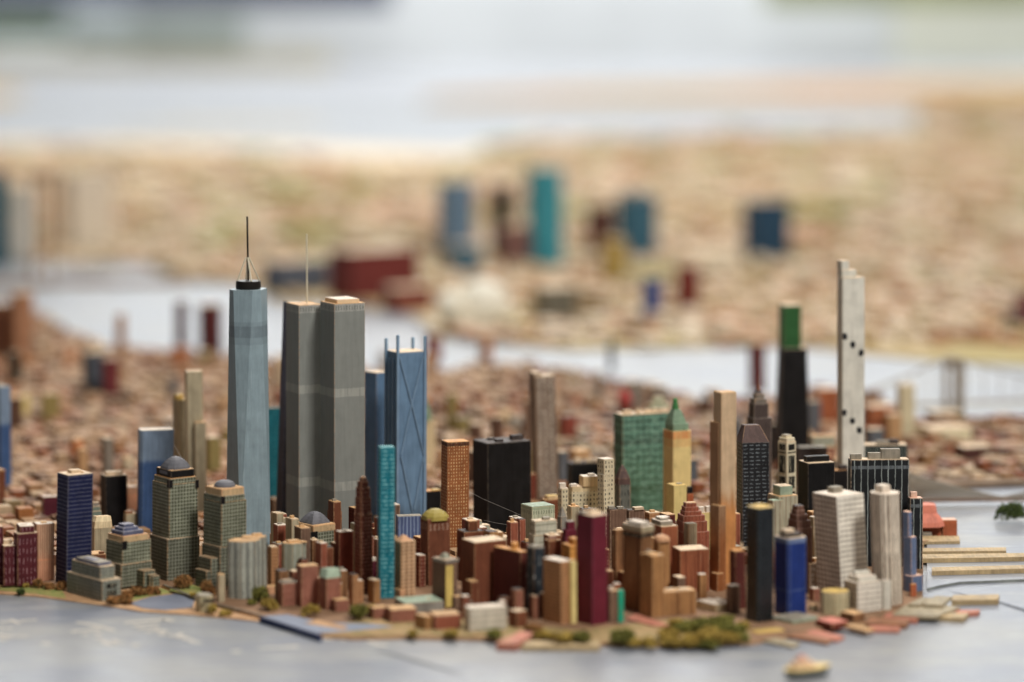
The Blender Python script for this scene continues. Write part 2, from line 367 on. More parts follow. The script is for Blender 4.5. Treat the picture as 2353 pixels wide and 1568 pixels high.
P('brick_pink', (142, 92, 76), [('dash', 3.6, 4.4, 0.5, 0.5, (176, 128, 112), 0.6), ('streak', 0.2, 0.2, 0.6, (112, 66, 54), 0.5)], wear=0.5)
P('tan_rows', (176, 130, 92), [('h', 4.6, 1.3, (132, 90, 62), 0.7, 1.4)], wear=0.4)
P('tan_lines', (196, 158, 122), [('h', 4.8, 1.6, (122, 88, 66), 0.8, 0.8), ('v', 7.4, 2.0, (222, 188, 154), 0.7, 0.8)], wear=0.4)
P('speckle_orange', (150, 92, 56), [('dash', 3.8, 4.6, 0.42, 0.5, (220, 185, 135), 0.85), ('tband', -2, 5.0, (52, 38, 34), 0.9)], wear=0.25, mott=0.25)
P('blue_stripe', (88, 102, 140), [('v', 5.0, 1.8, (142, 160, 190), 0.7, 1.2)], wear=0.35, wearcol=(160, 170, 185))
P('olive_roof', (168, 150, 78), wear=0, mott=0.3, rough=0.5)
P('grey_brown_dash', (136, 118, 104), [('dash', 9.5, 7.0, 0.36, 0.6, (212, 202, 188), 0.9), ('v', 9.0, 1.4, (100, 84, 74), 0.5, 0.6)], wear=0.4)
P('cream_dots', (214, 202, 172), [('dash', 5.0, 6.4, 0.40, 0.50, (52, 52, 54), 1.0)], wear=0.3, grain=0.12)
P('cream', (216, 196, 158), [('streak', 0.35, 0.12, 0.64, (110, 96, 74), 0.5)], wear=0.4)
P('cream_block', (212, 184, 142), [('streak', 0.3, 0.15, 0.6, (120, 112, 72), 0.55)], wear=0.5)
P('green_slab', (106, 144, 127), [('v', 10, 1.8, (48, 74, 62), 0.9, 5), ('h', 11, 2.4, (36, 54, 44), 0.9, 7), ('tband', 36, 45, (66, 84, 76), 0.85), ('tband', 108, 117, (50, 66, 52), 0.85), ('dip', 30, 130, (84, 112, 84), 0.5), ('streak', 0.1, 0.3, 0.56, (146, 182, 162), 0.6), ('streak', 0.08, 0.5, 0.62, (40, 58, 48), 0.7)], wear=0.35)
P('yellow', (228, 204, 142), [('streak', 0.55, 0.012, 0.645, (74, 88, 50), 0.85), ('tband', -3, 11, (216, 128, 74), 0.75), ('tband', 10, 23, (218, 160, 100), 0.45)], wear=0.4, grain=0.12)
P('yellow_plain', (224, 204, 138), [('streak', 0.4, 0.02, 0.64, (170, 150, 90), 0.5)], wear=0.3, grain=0.12)
P('verdigris', (128, 152, 128), [('streak', 0.3, 0.3, 0.6, (72, 98, 74), 0.6)], wear=0.3, mott=0.35, wearcol=(180, 190, 165))
P('green_finial', (70, 128, 76), wear=0, mott=0.5)
P('grey_windows', (104, 106, 100), [('dash', 5.2, 14, 0.4, 0.6, (48, 52, 52), 0.9)], wear=0.4)
P('dark_hip', (92, 72, 68), wear=0.4, mott=0.5, layers=[('streak', 0.3, 0.3, 0.6, (130, 105, 98), 0.5)])
P('tan_tower', (200, 172, 140), [('streak', 0.22, 0.010, 0.6, (165, 130, 100), 0.5), ('dip', 100, 140, (196, 128, 66), 0.85)], wear=0.4, grain=0.2, wearcol=(220, 175, 130))
P('tan_tower_dark', (150, 116, 88), [('streak', 0.22, 0.010, 0.6, (120, 86, 62), 0.5), ('dip', 60, 110, (140, 82, 44), 0.85)], wear=0.4)
P('black_dash', (40, 41, 44), [('dash', 9, 5.4, 0.66, 0.32, (128, 136, 142), 0.7)], wear=0.45, mott=0.4, rough=0.42, wearcol=(140, 128, 120))
P('gothic', (84, 72, 68), [('v', 5.2, 1.3, (52, 44, 44), 0.7, 1.0), ('streak', 0.3, 0.3, 0.64, (142, 128, 118), 0.5)], wear=0.6, wearcol=(160, 145, 132))
P('gothic_pale', (132, 122, 112), [('v', 3.0, 0.9, (88, 78, 72), 0.6, 0.8)], wear=0.5)
P('copper', (132, 80, 62), wear=0, mott=0.4, rough=0.45)
P('ivory_black', (218, 206, 178), [('tband', 32, 66, (218, 206, 178), 0.0), ('streak', 0.001, 0.001, 0.9, (0, 0, 0), 0.0)], wear=0.35)
P('black_brush', (38, 38, 36), [('streak', 0.9, 0.06, 0.56, (205, 195, 168), 0.8)], wear=0)
P('white_line', (34, 36, 38), [('v', 9.4, 1.3, (150, 158, 156), 0.8, 2.0), ('tband', 7.5, 12.0, (108, 114, 118), 0.75)], wear=0.6, rough=0.45, mott=0.4, wearcol=(190, 170, 150))
P('white_line_narrow', (38, 42, 40), [('v', 6.0, 1.2, (140, 150, 142), 0.75, 1.4)], wear=0.6, wearcol=(190, 170, 150))
P('white_grid', (216, 208, 196), [('h', 6.4, 1.9, (128, 110, 98), 0.8, 1.4), ('v', 6.6, 2.2, (128, 112, 100), 0.75, 1.2)], wear=0.3, grain=0.1, wearcol=(228, 215, 200))
P('white_rows', (228, 222, 210), [('h', 6.6, 1.5, (138, 126, 112), 0.75, 1.6), ('v', 9.0, 1.2, (160, 148, 136), 0.4, 1.6)], wear=0.3, grain=0.1, wearcol=(228, 215, 200))
P('white_stripe', (226, 214, 196), [('v', 6.4, 2.4, (100, 76, 62), 0.95, 2.2), ('streak', 0.9, 0.012, 0.62, (88, 68, 60), 0.5)], wear=0.2, grain=0.15)
P('white_plain', (212, 208, 196), [('streak', 0.22, 0.010, 0.64, (170, 155, 140), 0.4)], wear=0.3, grain=0.16, wearcol=(225, 205, 185))
P('blue_grey', (98, 112, 142), [('v', 4.6, 1.2, (130, 145, 170), 0.4, 1.2)], wear=0.45, wearcol=(215, 175, 150))
P('brick_orange', (176, 98, 66), wear=0.4, mott=0.35)
P('blue_paint', (34, 54, 118), [('band', 30, 32, (92, 110, 150), 0.5), ('tband', -2, 5.5, (150, 168, 190), 0.55)], wear=0.35, mott=0.3, rough=0.4, wearcol=(160, 175, 195))
P('splotch_black', (44, 52, 60), [('streak', 0.16, 0.05, 0.58, (165, 172, 172), 0.8), ('streak', 0.2, 0.08, 0.62, (20, 24, 28), 0.8)], wear=0.3, rough=0.45)
P('orange_tiers', (206, 150, 80), [('h', 7.0, 1.4, (150, 84, 40), 0.7, 1.2)], wear=0.3)
P('pale_green', (190, 192, 166), [('v', 6.0, 1.2, (150, 150, 124), 0.5, 1.2), ('tband', -1, 4, (140, 160, 130), 0.6), ('ticks', 5, 10, 4.0, (84, 100, 80), 0.6)], wear=0.3)
P('white_green', (196, 194, 176), [('h', 9.0, 2.0, (120, 120, 100), 0.6, 2.0)], wear=0.4)
P('grey_plain', (140, 136, 128), wear=0.4, mott=0.4)
P('grey_brown', (122, 96, 80), [('v', 5.0, 1.4, (88, 64, 54), 0.5, 1.6)], wear=0.5, wearcol=(190, 165, 140))
P('wood_brown', (136, 98, 68), [('streak', 0.24, 0.008, 0.52, (92, 60, 42), 0.75), ('streak', 0.5, 0.02, 0.64, (186, 150, 112), 0.5)], wear=0.4, grain=0.35)
P('wood_tan', (168, 124, 82), [('streak', 0.24, 0.008, 0.52, (112, 74, 48), 0.75), ('streak', 0.4, 0.02, 0.66, (205, 170, 130), 0.5)], wear=0.4, grain=0.35)
P('wood_red', (146, 88, 62), [('streak', 0.24, 0.008, 0.52, (104, 52, 38), 0.7), ('streak', 0.4, 0.02, 0.64, (185, 150, 120), 0.5)], wear=0.4, grain=0.3)
P('brick_tiers', (150, 88, 68), [('v', 5.0, 1.3, (112, 60, 46), 0.5, 1.5), ('streak', 0.3, 0.3, 0.62, (178, 125, 104), 0.5)], wear=0.55, wearcol=(190, 150, 130))
P('brown_tiers', (96, 66, 56), [('v', 4.6, 1.6, (150, 122, 108), 0.4, 1.5)], wear=0.5, wearcol=(165, 135, 120))
P('green_top', (170, 164, 142), [('dip', 30, 60, (158, 92, 68), 0.9), ('v', 7, 1.6, (120, 84, 66), 0.5, 1.0)], wear=0.4)
P('emerald', (30, 158, 128), wear=0.2, mott=0.2)
P('drum_stripe', (196, 186, 152), [('v', 5.4, 1.8, (142, 128, 100), 0.6, 1.6), ('streak', 0.3, 0.04, 0.66, (205, 145, 95), 0.6)], wear=0.4)
P('yellow_strip', (214, 188, 110), wear=0.15, mott=0.2)
P('blue_two', (122, 142, 166), [('dip', 98, 108, (52, 82, 130), 0.9), ('streak', 0.7, 0.02, 0.62, (120, 140, 160), 0.4)], wear=0.3, grain=0.3, wearcol=(150, 165, 175))
P('khaki', (172, 160, 134), [('streak', 0.4, 0.014, 0.64, (210, 196, 168), 0.5), ('v', 16, 1.6, (134, 122, 98), 0.5, 3.0)], wear=0.4, grain=0.25)
P('khaki_dark', (150, 134, 84), wear=0.3, grain=0.3)
P('peach_flat', (205, 158, 122), wear=0.3, mott=0.4)
P('green_dark_cyl', (50, 94, 54), wear=0.2, mott=0.3)
P('teal_grey', (120, 134, 124), [('h', 4.0, 1.2, (84, 98, 92), 0.6, 1.0)], wear=0.4)
P('pier_tan', (176, 154, 118), wear=0.3, mott=0.4, grain=0.3, layers=[('streak', 0.1, 0.2, 0.62, (130, 120, 90), 0.5)])
P('pier_pink', (184, 120, 100), wear=0.2, mott=0.35)
P('pier_grey', (158, 146, 122), wear=0.4, mott=0.35)
P('pier_brown', (150, 104, 76), wear=0.4, mott=0.4)
P('white_long', (218, 208, 194), [('h', 7.4, 2.4, (140, 142, 122), 0.8, 1.2)], wear=0.3)
P('dot_black', (44, 44, 46), wear=0, mott=0.3)
P('rod_black', (20, 18, 18), wear=0, mott=0.2)
P('rod_ivory', (212, 204, 182), wear=0, mott=0.2)

# ------------------------------------------------------------------ the setting
def water_mat():
    m = bpy.data.materials.new('painted_water'); m.use_nodes = True; t = NT(m)
    out = t.n.new('ShaderNodeOutputMaterial'); bs = t.n.new('ShaderNodeBsdfPrincipled'); t.l.new(bs.outputs[0], out.inputs[0])
    tc = t.n.new('ShaderNodeTexCoord'); mp = t.n.new('ShaderNodeMapping'); mp.inputs['Scale'].default_value = (1, 2.2, 1); mp.inputs['Rotation'].default_value = (0, 0, 0.25)
    t.l.new(tc.outputs['Object'], mp.inputs[0])
    n1 = t.noise(mp.outputs[0], 4.0, 4.0, 0.6); n2 = t.noise(mp.outputs[0], 40.0, 4.0, 0.65)
    mp2 = t.n.new('ShaderNodeMapping'); mp2.inputs['Scale'].default_value = (1, 9, 1); mp2.inputs['Rotation'].default_value = (0, 0, -0.15); t.l.new(tc.outputs['Object'], mp2.inputs[0])
    n3 = t.noise(mp2.outputs[0], 14.0, 3.0, 0.6)
    c = t.mix(t.ss(n1, 0.35, 0.68), colr((120, 127, 142), 0.8), colr((148, 149, 149), 0.82))
    c = t.mix(t.m('MULTIPLY', t.ss(n2, 0.5, 0.72), 0.5), c, colr((112, 120, 140), 0.9))
    c = t.mix(t.m('MULTIPLY', t.ss(n3, 0.52, 0.70), 0.5), c, colr((184, 185, 183), 0.9))
    t.put(bs.inputs['Base Color'], c)
    t.put(bs.inputs['Roughness'], t.m('ADD', t.m('MULTIPLY', n1, 0.12), 0.33)); bs.inputs['Specular IOR Level'].default_value = 0.42
    bp = t.n.new('ShaderNodeBump'); bp.inputs['Strength'].default_value = 0.04; bp.inputs['Distance'].default_value = 0.001
    t.put(bp.inputs['Height'], t.m('ADD', n2, n3)); t.l.new(bp.outputs[0], bs.inputs['Normal'])
    MATS['painted_water'] = m; return m
WATER = water_mat()
TAN = simple('shore_tan', (205, 165, 125), 0.75, 0.3, 30, (170, 132, 98))
GRASS = simple('model_grass', (138, 124, 82), 0.85, 0.3, 60, (172, 142, 104))
LAWN = simple('lawn_green', (128, 140, 78), 0.85, 0.3, 90, (160, 150, 92))
TOWN = simple('town_ground', (118, 90, 68), 0.8, 0.3, 22, (150, 118, 92))
FAR = simple('far_ground', (188, 166, 128), 0.8, 0.3, 2.2, (166, 152, 104))
CREAMLAND = simple('cream_ground', (206, 196, 156), 0.8, 0.2, 6, (190, 172, 130))
NAVYWALL = simple('seam_navy', (44, 58, 98), 0.5, 0.3, 60)
GREYWALL = simple('seam_grey', (142, 132, 116), 0.7, 0.3, 60)

def sheet(name, pts, z, mat, thick=0.003, side=None, kind='structure', label=None, cat=None, ground=False):
    """flat piece of the model from picture points lying on it"""
    p = pts if ground else [gp(x, y, z) for x, y in pts]
    ar = sum(p[i][0]*p[(i+1) % len(p)][1]-p[(i+1) % len(p)][0]*p[i][1] for i in range(len(p)))
    if ar < 0: p = p[::-1]
    mb = MB(); mb.prism(p, p, z-thick, z, cap=False, mi=1 if side else 0)
    mb.face([(q[0], q[1], z) for q in p], [(q[0]*1000, q[1]*1000) for q in p], [(99, 99)]*len(p), 0)
    o = mb.build(name, [mat, side] if side else mat)
    if kind: o['kind'] = kind
    if label: o['label'] = label; o['category'] = cat
    return o, p

mb = MB(); q = [(-40, -3), (40, -3), (40, 30.5), (-40, 30.5)]
mb.face([(x, y, 0) for x, y in q], [(0, 0)]*4, [(9, 9)]*4); tag(mb.build('water', WATER), 'grey blue painted water of the harbour around the island', kind='structure')

WEST = [(-260, 1352), (0, 1364), (80, 1369), (153, 1379), (242, 1391), (322, 1404), (443, 1412), (537, 1421), (596, 1427), (640, 1390), (470, 1330), (330, 1300), (-260, 1300)]
sheet('waterfront_land', WEST, 0.0016, TAN, 0.0016)
ISLAND = [(371, 1346), (446, 1374), (497, 1389), (600, 1418), (728, 1458), (809, 1463), (916, 1461), (1091, 1465), (1151, 1468), (1218, 1469), (1379, 1477), (1540, 1482), (1728, 1474),
          (1810, 1459), (1900, 1440), (2003, 1428), (2092, 1389), (2120, 1368), (2121, 1290), (2118, 1190), (2100, 1112), (2700, 1096), (2700, 975), (2110, 962), (1990, 905), (1880, 890),
          (1780, 925), (1600, 922), (1450, 884), (1300, 854), (1150, 838), (1050, 850), (960, 872), (870, 858), (620, 832), (480, 814), (250, 800), (150, 762), (60, 706), (-500, 690), (-700, 1000), (-300, 1340), (0, 1345), (200, 1342)]
isl, ISLP = sheet('island_ground', ISLAND, ZB, TOWN, ZB, TAN)
sheet('lawn', [(-150, 1352), (0, 1349), (60, 1345), (140, 1350), (152, 1375), (80, 1364), (0, 1357), (-150, 1350)][::-1], 0.0021, LAWN, 0.0004)
sheet('lawn', [(278, 1372), (300, 1356), (372, 1352), (398, 1362), (335, 1372), (300, 1382)], 0.0021, LAWN, 0.0004)
sheet('lawn', [(388, 1356), (432, 1341), (470, 1352), (462, 1369), (430, 1367)], ZB+0.0005, LAWN, 0.0004)
sheet('cove_water', [(296, 1386), (345, 1372), (402, 1365), (448, 1376), (442, 1396), (380, 1402), (330, 1398)], 0.0022, simple('cove_blue', (118, 124, 140), 0.5, 0.15, 30), 0.0004)
sheet('park_ground', [(728, 1455), (770, 1436), (860, 1418), (1090, 1420), (1260, 1440), (1330, 1448), (1430, 1437), (1560, 1420), (1720, 1440), (1726, 1472), (1540, 1480), (1379, 1475), (1218, 1467), (1091, 1463), (916, 1459), (809, 1461)], ZB+0.0005, GRASS, 0.0004)
sheet('inlet_water', [(602, 1416), (660, 1412), (740, 1430), (850, 1434), (905, 1440), (800, 1450), (728, 1455)], ZB+0.001, simple('inlet_blue', (130, 140, 160), 0.45, 0.15, 30), 0.0004)
sheet('path', [(700, 1432), (730, 1424), (800, 1440), (790, 1446)], ZB+0.0015, TAN, 0.0004)
# the joint between two panels of the model: a low wall, grey on land, navy at the water
def strip(name, a, b, z0, z1, th, mat, label, cat='wall'):
    A = gp(*a, z0); B_ = gp(*b, z0); dx, dy = B_[0]-A[0], B_[1]-A[1]; L = math.hypot(dx, dy); nx, ny = -dy/L*th, dx/L*th
    p = [A, B_, (B_[0]+nx, B_[1]+ny), (A[0]+nx, A[1]+ny)]
    mb = MB(); mb.prism(p, p, z0, z1); o = mb.build(name, mat, None, (A[0], A[1], 0)); return tag(o, label, cat)
strip('panel_edge', (596, 1431), (734, 1474), 0.0, 0.0072, 0.004, NAVYWALL, 'dark navy edge between two model panels, cutting diagonally into the water', 'panel edge')
strip('low_wall', (374, 1354), (448, 1384), 0.0, 0.0062, 0.003, GREYWALL, 'low grey wall behind the small cove, left of the round drum', 'wall')
strip('low_wall', (497, 1398), (599, 1425), 0.0, 0.0060, 0.003, GREYWALL, 'low tan grey wall running from the round drum to the navy panel edge', 'wall')
# right-hand water panel, a few millimetres higher
sheet('water_panel', [(2130, 1352), (2160, 1345), (2205, 1337), (2353, 1331), (2900, 1322), (2900, 1158), (2130, 1165)], 0.0034, WATER, 0.0034, simple('panel_side', (140, 144, 140), 0.6, 0.3, 50))
def ribbon(name, pts, wd, z, mat, label, cat):
    g = [gp(x, y, z) for x, y in pts]; mb = MB()
    wds = wd if isinstance(wd, list) else [wd]*len(g); L = []; R = []
    for i, p in enumerate(g):
        a = g[max(0, i-1)]; b = g[min(len(g)-1, i+1)]; dx, dy = b[0]-a[0], b[1]-a[1]; l = math.hypot(dx, dy) or 1; k = wds[i]/2
        L.append((p[0]-dy/l*k, p[1]+dx/l*k, z)); R.append((p[0]+dy/l*k, p[1]-dx/l*k, z))
    for i in range(len(g)-1): mb.face([R[i], R[i+1], L[i+1], L[i]], [(0, 0)]*4, [(9, 9)]*4)
    o = mb.build(name, mat, None, (g[0][0], g[0][1], 0)); return tag(o, label, cat)
CRACK = simple('crack_dark', (58, 64, 80), 0.6, 0.2, 50)
ribbon('crack', [(2180, 1358), (2215, 1366), (2250, 1375), (2300, 1385), (2353, 1402), (2420, 1425)], [0.001, 0.003, 0.004, 0.006, 0.009, 0.009], 0.0006, CRACK, 'thin dark crack between water panels at the right edge', 'crack')
ribbon('seam', [(868, 1496), (915, 1507), (965, 1522), (1020, 1538), (1060, 1549)], [0.002, 0.008, 0.0085, 0.006, 0.002], 0.0006, simple('seam_grey_dark', (112, 116, 120), 0.6, 0.2, 50), 'short dark grey seam in the water near the bottom edge', 'seam')
# faded lettering brushed on the water
LET = simple('faded_letter_paint', (204, 198, 188), 0.7, 0.12, 60)
def let(zx, zy): return (zx*0.21975, 1367.3+zy*0.21975)
WORDS = [
 ('faded white brush lettering on the water at the far left edge', [[(105, 258), (205, 298)], [(215, 271), (300, 263), (385, 257)], [(0, 286), (110, 275)], [(-20, 345), (60, 352), (130, 348)], [(-30, 400), (30, 420), (110, 440), (150, 430)], [(170, 432), (290, 436)], [(-20, 460), (80, 468)], [(440, 500), (530, 512)]]),
 ('faded white brush lettering in the middle of the left water', [[(745, 384), (850, 372), (960, 364), (1050, 356)], [(800, 285), (900, 300), (1010, 322)], [(1015, 325), (1100, 346), (1195, 370)], [(860, 408), (920, 416)], [(1000, 398), (1060, 414)], [(985, 446), (1080, 466)], [(1080, 480), (1130, 512), (1200, 520)], [(1180, 470), (1240, 500), (1310, 492)], [(1380, 520), (1460, 530)]]),
 ('faded white brush lettering below the tan shore by the cove', [[(1295, 293), (1400, 280), (1520, 268), (1720, 253)], [(1710, 252), (1815, 272)], [(1400, 325), (1520, 308), (1665, 303)], [(1445, 356), (1540, 344), (1665, 345)], [(1520, 384), (1580, 388)], [(1600, 366), (1700, 376), (1745, 384)], [(1660, 400), (1720, 416)], [(1770, 420), (1840, 440), (1905, 402)], [(1900, 440), (1975, 462)], [(1985, 470), (2040, 492), (2110, 498)]]),
 ('faded white brush lettering at the bottom edge left of centre', [[(3290, 425), (3350, 440), (3420, 432)], [(3380, 445), (3440, 470), (3490, 455)], [(3480, 415), (3560, 430), (3640, 418)], [(3680, 405), (3750, 415)], [(3540, 460), (3620, 470)], [(3840, 480), (3900, 500), (3960, 520), (4050, 530)], [(2700, 560), (2860, 552), (3000, 545), (3120, 535)], [(2420, 590), (2520, 585)]]),
]
for lb, strokes in WORDS:
    g0 = gp(*let(*strokes[0][0]), 0.0006); root = thing('painted_lettering', (g0[0], g0[1], 0), lb, 'lettering', 'faded words painted on the water')
    for st in strokes:
        wdt = [random.uniform(0.0026, 0.0055) for _ in st]
        g = [gp(*let(x, y), 0.0005) for x, y in st]; mb = MB(); L = []; R = []
        for i, p in enumerate(g):
            a = g[max(0, i-1)]; b = g[min(len(g)-1, i+1)]; dx, dy = b[0]-a[0], b[1]-a[1]; l = math.hypot(dx, dy) or 1; kk = wdt[i]
            L.append((p[0]-dy/l*kk, p[1]+dx/l*kk, 0.0005)); R.append((p[0]+dy/l*kk, p[1]-dx/l*kk, 0.0005))
        for i in range(len(g)-1): mb.face([R[i], R[i+1], L[i+1], L[i]], [(0, 0)]*4, [(9, 9)]*4)
        mb.build('letter_stroke', LET, root, (g0[0], g0[1], 0))

# far boroughs
BROOK = [(-900, 600), (100, 598), (330, 604), (420, 640), (560, 652), (640, 690), (780, 694), (950, 722), (1010, 770), (1200, 792), (1300, 802), (1500, 798), (1780, 792), (1900, 800), (2000, 812), (2150, 826), (2353, 838), (3200, 850),
         (3200, 190), (2353, 200), (2220, 214), (2130, 240), (2110, 300), (1700, 312), (1250, 318), (1170, 338), (1080, 384), (860, 380), (640, 366), (300, 346), (-900, 352)]
_, BROOKP = sheet('far_borough_ground', BROOK, 0.004, FAR, 0.004)
sheet('far_peninsula', [(960, 238), (1250, 234), (1700, 232), (2353, 240), (3400, 244), (3400, 182), (2353, 184), (1900, 190), (1300, 204), (1000, 222)], 0.01, simple('peninsula', (166, 126, 82), 0.8, 0.2, 0.6, (150, 124, 70)), 0.01)
sheet('far_peninsula', [(-900, 236), (0, 232), (60, 222), (20, 206), (-900, 204)], 0.01, simple('peninsula_west', (178, 150, 90), 0.8, 0.2, 0.6), 0.01)
sheet('far_beach', [(-900, 356), (300, 350), (640, 370), (860, 384), (1080, 388), (1180, 340), (1260, 320), (1240, 304), (1060, 352), (640, 338), (300, 326), (-900, 332)], 0.006, simple('beach_cream', (222, 208, 182), 0.8, 0.2, 0.8, (206, 186, 150)), 0.006)
sheet('far_marsh', [(250, 300), (520, 296), (760, 290), (700, 282), (420, 286)], 0.006, simple('marsh_cream', (206, 196, 170), 0.8, 0.2, 0.8), 0.006)
# what stands behind the model: a pale wall, a parapet, dark and green panels in deep blur
def wallbox(name, x0, x1, y0, y1, D, mat, label=None, cat=None, th=0.3, kind='structure'):
    p = [(PX(x0, D), D), (PX(x1, D), D), (PX(x1, D), D+th), (PX(x0, D), D+th)]
    mb = MB(); mb.prism(p, p, max(0.0, PZ(y1, D)), PZ(y0, D), bottom=True); o = mb.build(name, mat)
    if label: o['label'] = label
    if cat: o['category'] = cat
    if kind: o['kind'] = kind
    return o
wallbox('back_wall', -3000, 5400, -1500, 260, 30.5, simple('wall_pale', (205, 214, 222), 0.8, 0.1, 0.3))
wallbox('wall_panel', -3000, 900, -60, 13, 29.5, simple('wall_navy', (58, 66, 92), 0.7, 0.3, 0.3), 'dark navy band along the top of the far wall', th=0.2)
wallbox('wall_panel', -900, 150, 24, 92, 29.6, simple('wall_green', (96, 118, 66), 0.7, 0.4, 0.35, (84, 108, 84)), 'blurred green panel at the upper left', th=0.2)
wallbox('wall_panel', 150, 560, 40, 110, 29.6, simple('wall_pale_green', (178, 192, 186), 0.7, 0.2, 0.35), 'blurred pale green panel beside the green one', th=0.2)
wallbox('wall_panel', 1760, 5000, -60, 10, 29.5, simple('wall_olive', (128, 134, 96), 0.7, 0.3, 0.3), 'olive green band at the top right of the far wall', th=0.2)
wallbox('wall_panel', 2060, 3900, 12, 150, 29.4, simple('wall_sage', (196, 200, 188), 0.8, 0.2, 0.4), 'pale sage panel at the right of the far wall', th=0.2)
wallbox('parapet', 300, 2300, -30, 190, 29.9, simple('wall_dimming_band', (190, 196, 200), 0.8, 0.12, 0.3), 'added pale blue grey band dimming the far wall', th=0.2)  # band added before the bright wall to darken the part in view
wallbox('parapet', -1500, 760, 124, 176, 28.6, simple('parapet_tan', (190, 184, 160), 0.8, 0.25, 0.3), 'blurred tan parapet at the left far end', th=0.2)

# ------------------------------------------------------------------ the model buildings
def panel(s, side, f0, f1, ytop, ybot, mat, part='painted_panel', th=0.0006, X0=None, D=None, a=None, b=None):
    """thin piece on the right (R) or left (L) front face, as fractions of the face from the front corner"""
    X0 = s.X0 if X0 is None else X0; D = D or s.D; a = a or s.a; b = b or s.b; t = s.th
    d, L, nrm = ((cos(t), sin(t)), a, (sin(t), -cos(t))) if side == 'R' else ((-sin(t), cos(t)), b, (-cos(t), -sin(t)))
    P0 = (X0+d[0]*f0*L, D+d[1]*f0*L); P1 = (X0+d[0]*f1*L, D+d[1]*f1*L)
    q = [(P0[0]+nrm[0]*th, P0[1]+nrm[1]*th), (P1[0]+nrm[0]*th, P1[1]+nrm[1]*th), P1, P0]
    if side == 'L': q = [q[1], q[0], q[3], q[2]]
    Dm = (P0[1]+P1[1])/2; mb = MB(); mb.prism(q, q, PZ(ybot, Dm), PZ(ytop, Dm), bottom=True); return s.put(mb, part, MATS[mat] if isinstance(mat, str) else mat)
Bld.panel = panel
def dot(s, px, py, rpx, mat, part='painted_dot'):
    """painted spot on the right front face (irregular flat disc)"""
    t = s.th; xl = (px-CX)/F; a = (xl*s.D-s.X0)/(cos(t)-xl*sin(t)); Dm = s.D+a*sin(t); r = rpx*Dm/F; n = 11; mb = MB()
    x0 = s.X0+cos(t)*a+sin(t)*0.0004; y0 = Dm-cos(t)*0.0004; z0 = PZ(py, Dm); v = []
    for i in range(n):
        k = r*random.uniform(0.78, 1.12); q = 2*pi*i/n; v.append((x0+cos(t)*k*cos(q), y0+sin(t)*k*cos(q), z0+k*1.15*sin(q)))
    mb.face(v, [(0, 0)]*n, [(99, 99)]*n); return s.put(mb, part, MATS[mat])
Bld.dot = dot
M_ = MATS
B = Bld

# --- left waterfront
b = B('maroon_block', 'low maroon block cut by the left edge of the picture, beside the taller maroon block', 1346, -60, -40, 9, 1214, M_['maroon_streak'])
b = B('maroon_block', 'maroon block with white brush streaks and a stepped top at far left', 1347, 0, 8, 87, 1256, M_['maroon_streak'], asp=0.6)
b.wing(31, 40, 87.5, 1228, M_['maroon_streak'], -0.001, asp=0.6); b.box(6, 28, 1240, 0.5, 'roof_wood'); b.z = PZ(1228, b.D); b.tier(38, 80, 1211, roof='roof_white', part='upper_tier', c=46); b.box(47, 63, 1205, 0.45, 'roof_white')
b = B('striped_block', 'peach block with thin brown vertical stripes between maroon block and navy tower', 1336, 76, 84, 125, 1206, M_['peach_stripe'], 'roof_white'); b.box(92, 108, 1199, 0.5, 'roof_tan')
b = B('navy_tower', 'tall navy blue tower with thin pale floor lines on the left waterfront', 1345, 127, 152, 210, 1094, M_['navy'], asp=0.9, lean=(0.018, 0)); b.box(150, 184, 1079, 0.55, dr=0.8); b.box(181, 189, 1084, 0.5, 'roof_tan')
b = B('maroon_low_block', 'dark maroon low block half hidden behind the navy tower', 1240, 95, 99, 138, 1143, M_['maroon'], 'roof_white', D=2.36)
b = B('black_tower', 'black tower with worn beige roof plate left of the two-tone blue tower', 1214, 231, 243, 293, 1095, M_['black_paint'], 'roof_wood', D=2.31); b.box(240, 284, 1083, 0.5, dr=0.5)
b = B('stepped_teal_block', 'small grey green stepped block tucked behind the navy tower', 1270, 206, 210, 233, 1176, M_['teal_grey'], D=2.25); b.tier(208, 230, 1165); b.tier(209, 227, 1156, M_['grey_plain'])
b = B('wedge_block', 'beige block with rounded sloping front roof behind the navy tower', 1290, 207, 216, 258, 1215, M_['khaki'], None, D=2.16)
mb = MB(); pr = b.p; z = b.z
mb.loft([(pr, z), ([(q[0]*0.93+b.cx*0.07, q[1]*0.85+(b.cy+0.006)*0.15) for q in pr], z+0.008), ([(q[0]*0.8+b.cx*0.2, q[1]*0.5+(b.cy+0.010)*0.5) for q in pr], z+0.0145)]); b.put(mb, 'sloped_roof', M_['cream'])
b = B('flat_brown_block', 'flat brown block with roof slabs between navy tower and stepped grey building', 1352, 164, 178, 244, 1279, M_['brown_plain'], 'roof_tan', D=2.10); b.box(186, 226, 1272, 0.3, 'roof_tan'); b.box(226, 240, 1267, 0.4, 'brown_plain')
b = B('stepped_gridded_building', 'grey gridded building with blue grey stepped pyramid roof and right side setbacks', 1362, 236, 278, 350, 1299, M_['wfc_lower'], D=2.052, asp=0.8)
b.tier(243, 347, 1247, M_['wfc_grid'], None, c=281); b.tier(247, 341, 1234, M_['wfc_cap'], None, c=283); b.tier(255, 330, 1223, M_['slate_blue'], None); b.tier(262, 318, 1214, M_['slate_blue'], None); b.tier(271, 308, 1206, M_['slate_blue'], None)
b.wing(300, 330, 357, 1313, dD=0.004, asp=1.0, roof=None); b.wing(320, 344, 362, 1322, dD=0.003, asp=1.2, roof=None); b.wing(338, 350, 368, 1325, dD=0.002, asp=1.2, roof=None)
b.panel('R', -0.02, 0.14, 1244, 1263, 'black_paint', 'corner_notch', X0=PX(281, b.D), D=b.D+0.003)
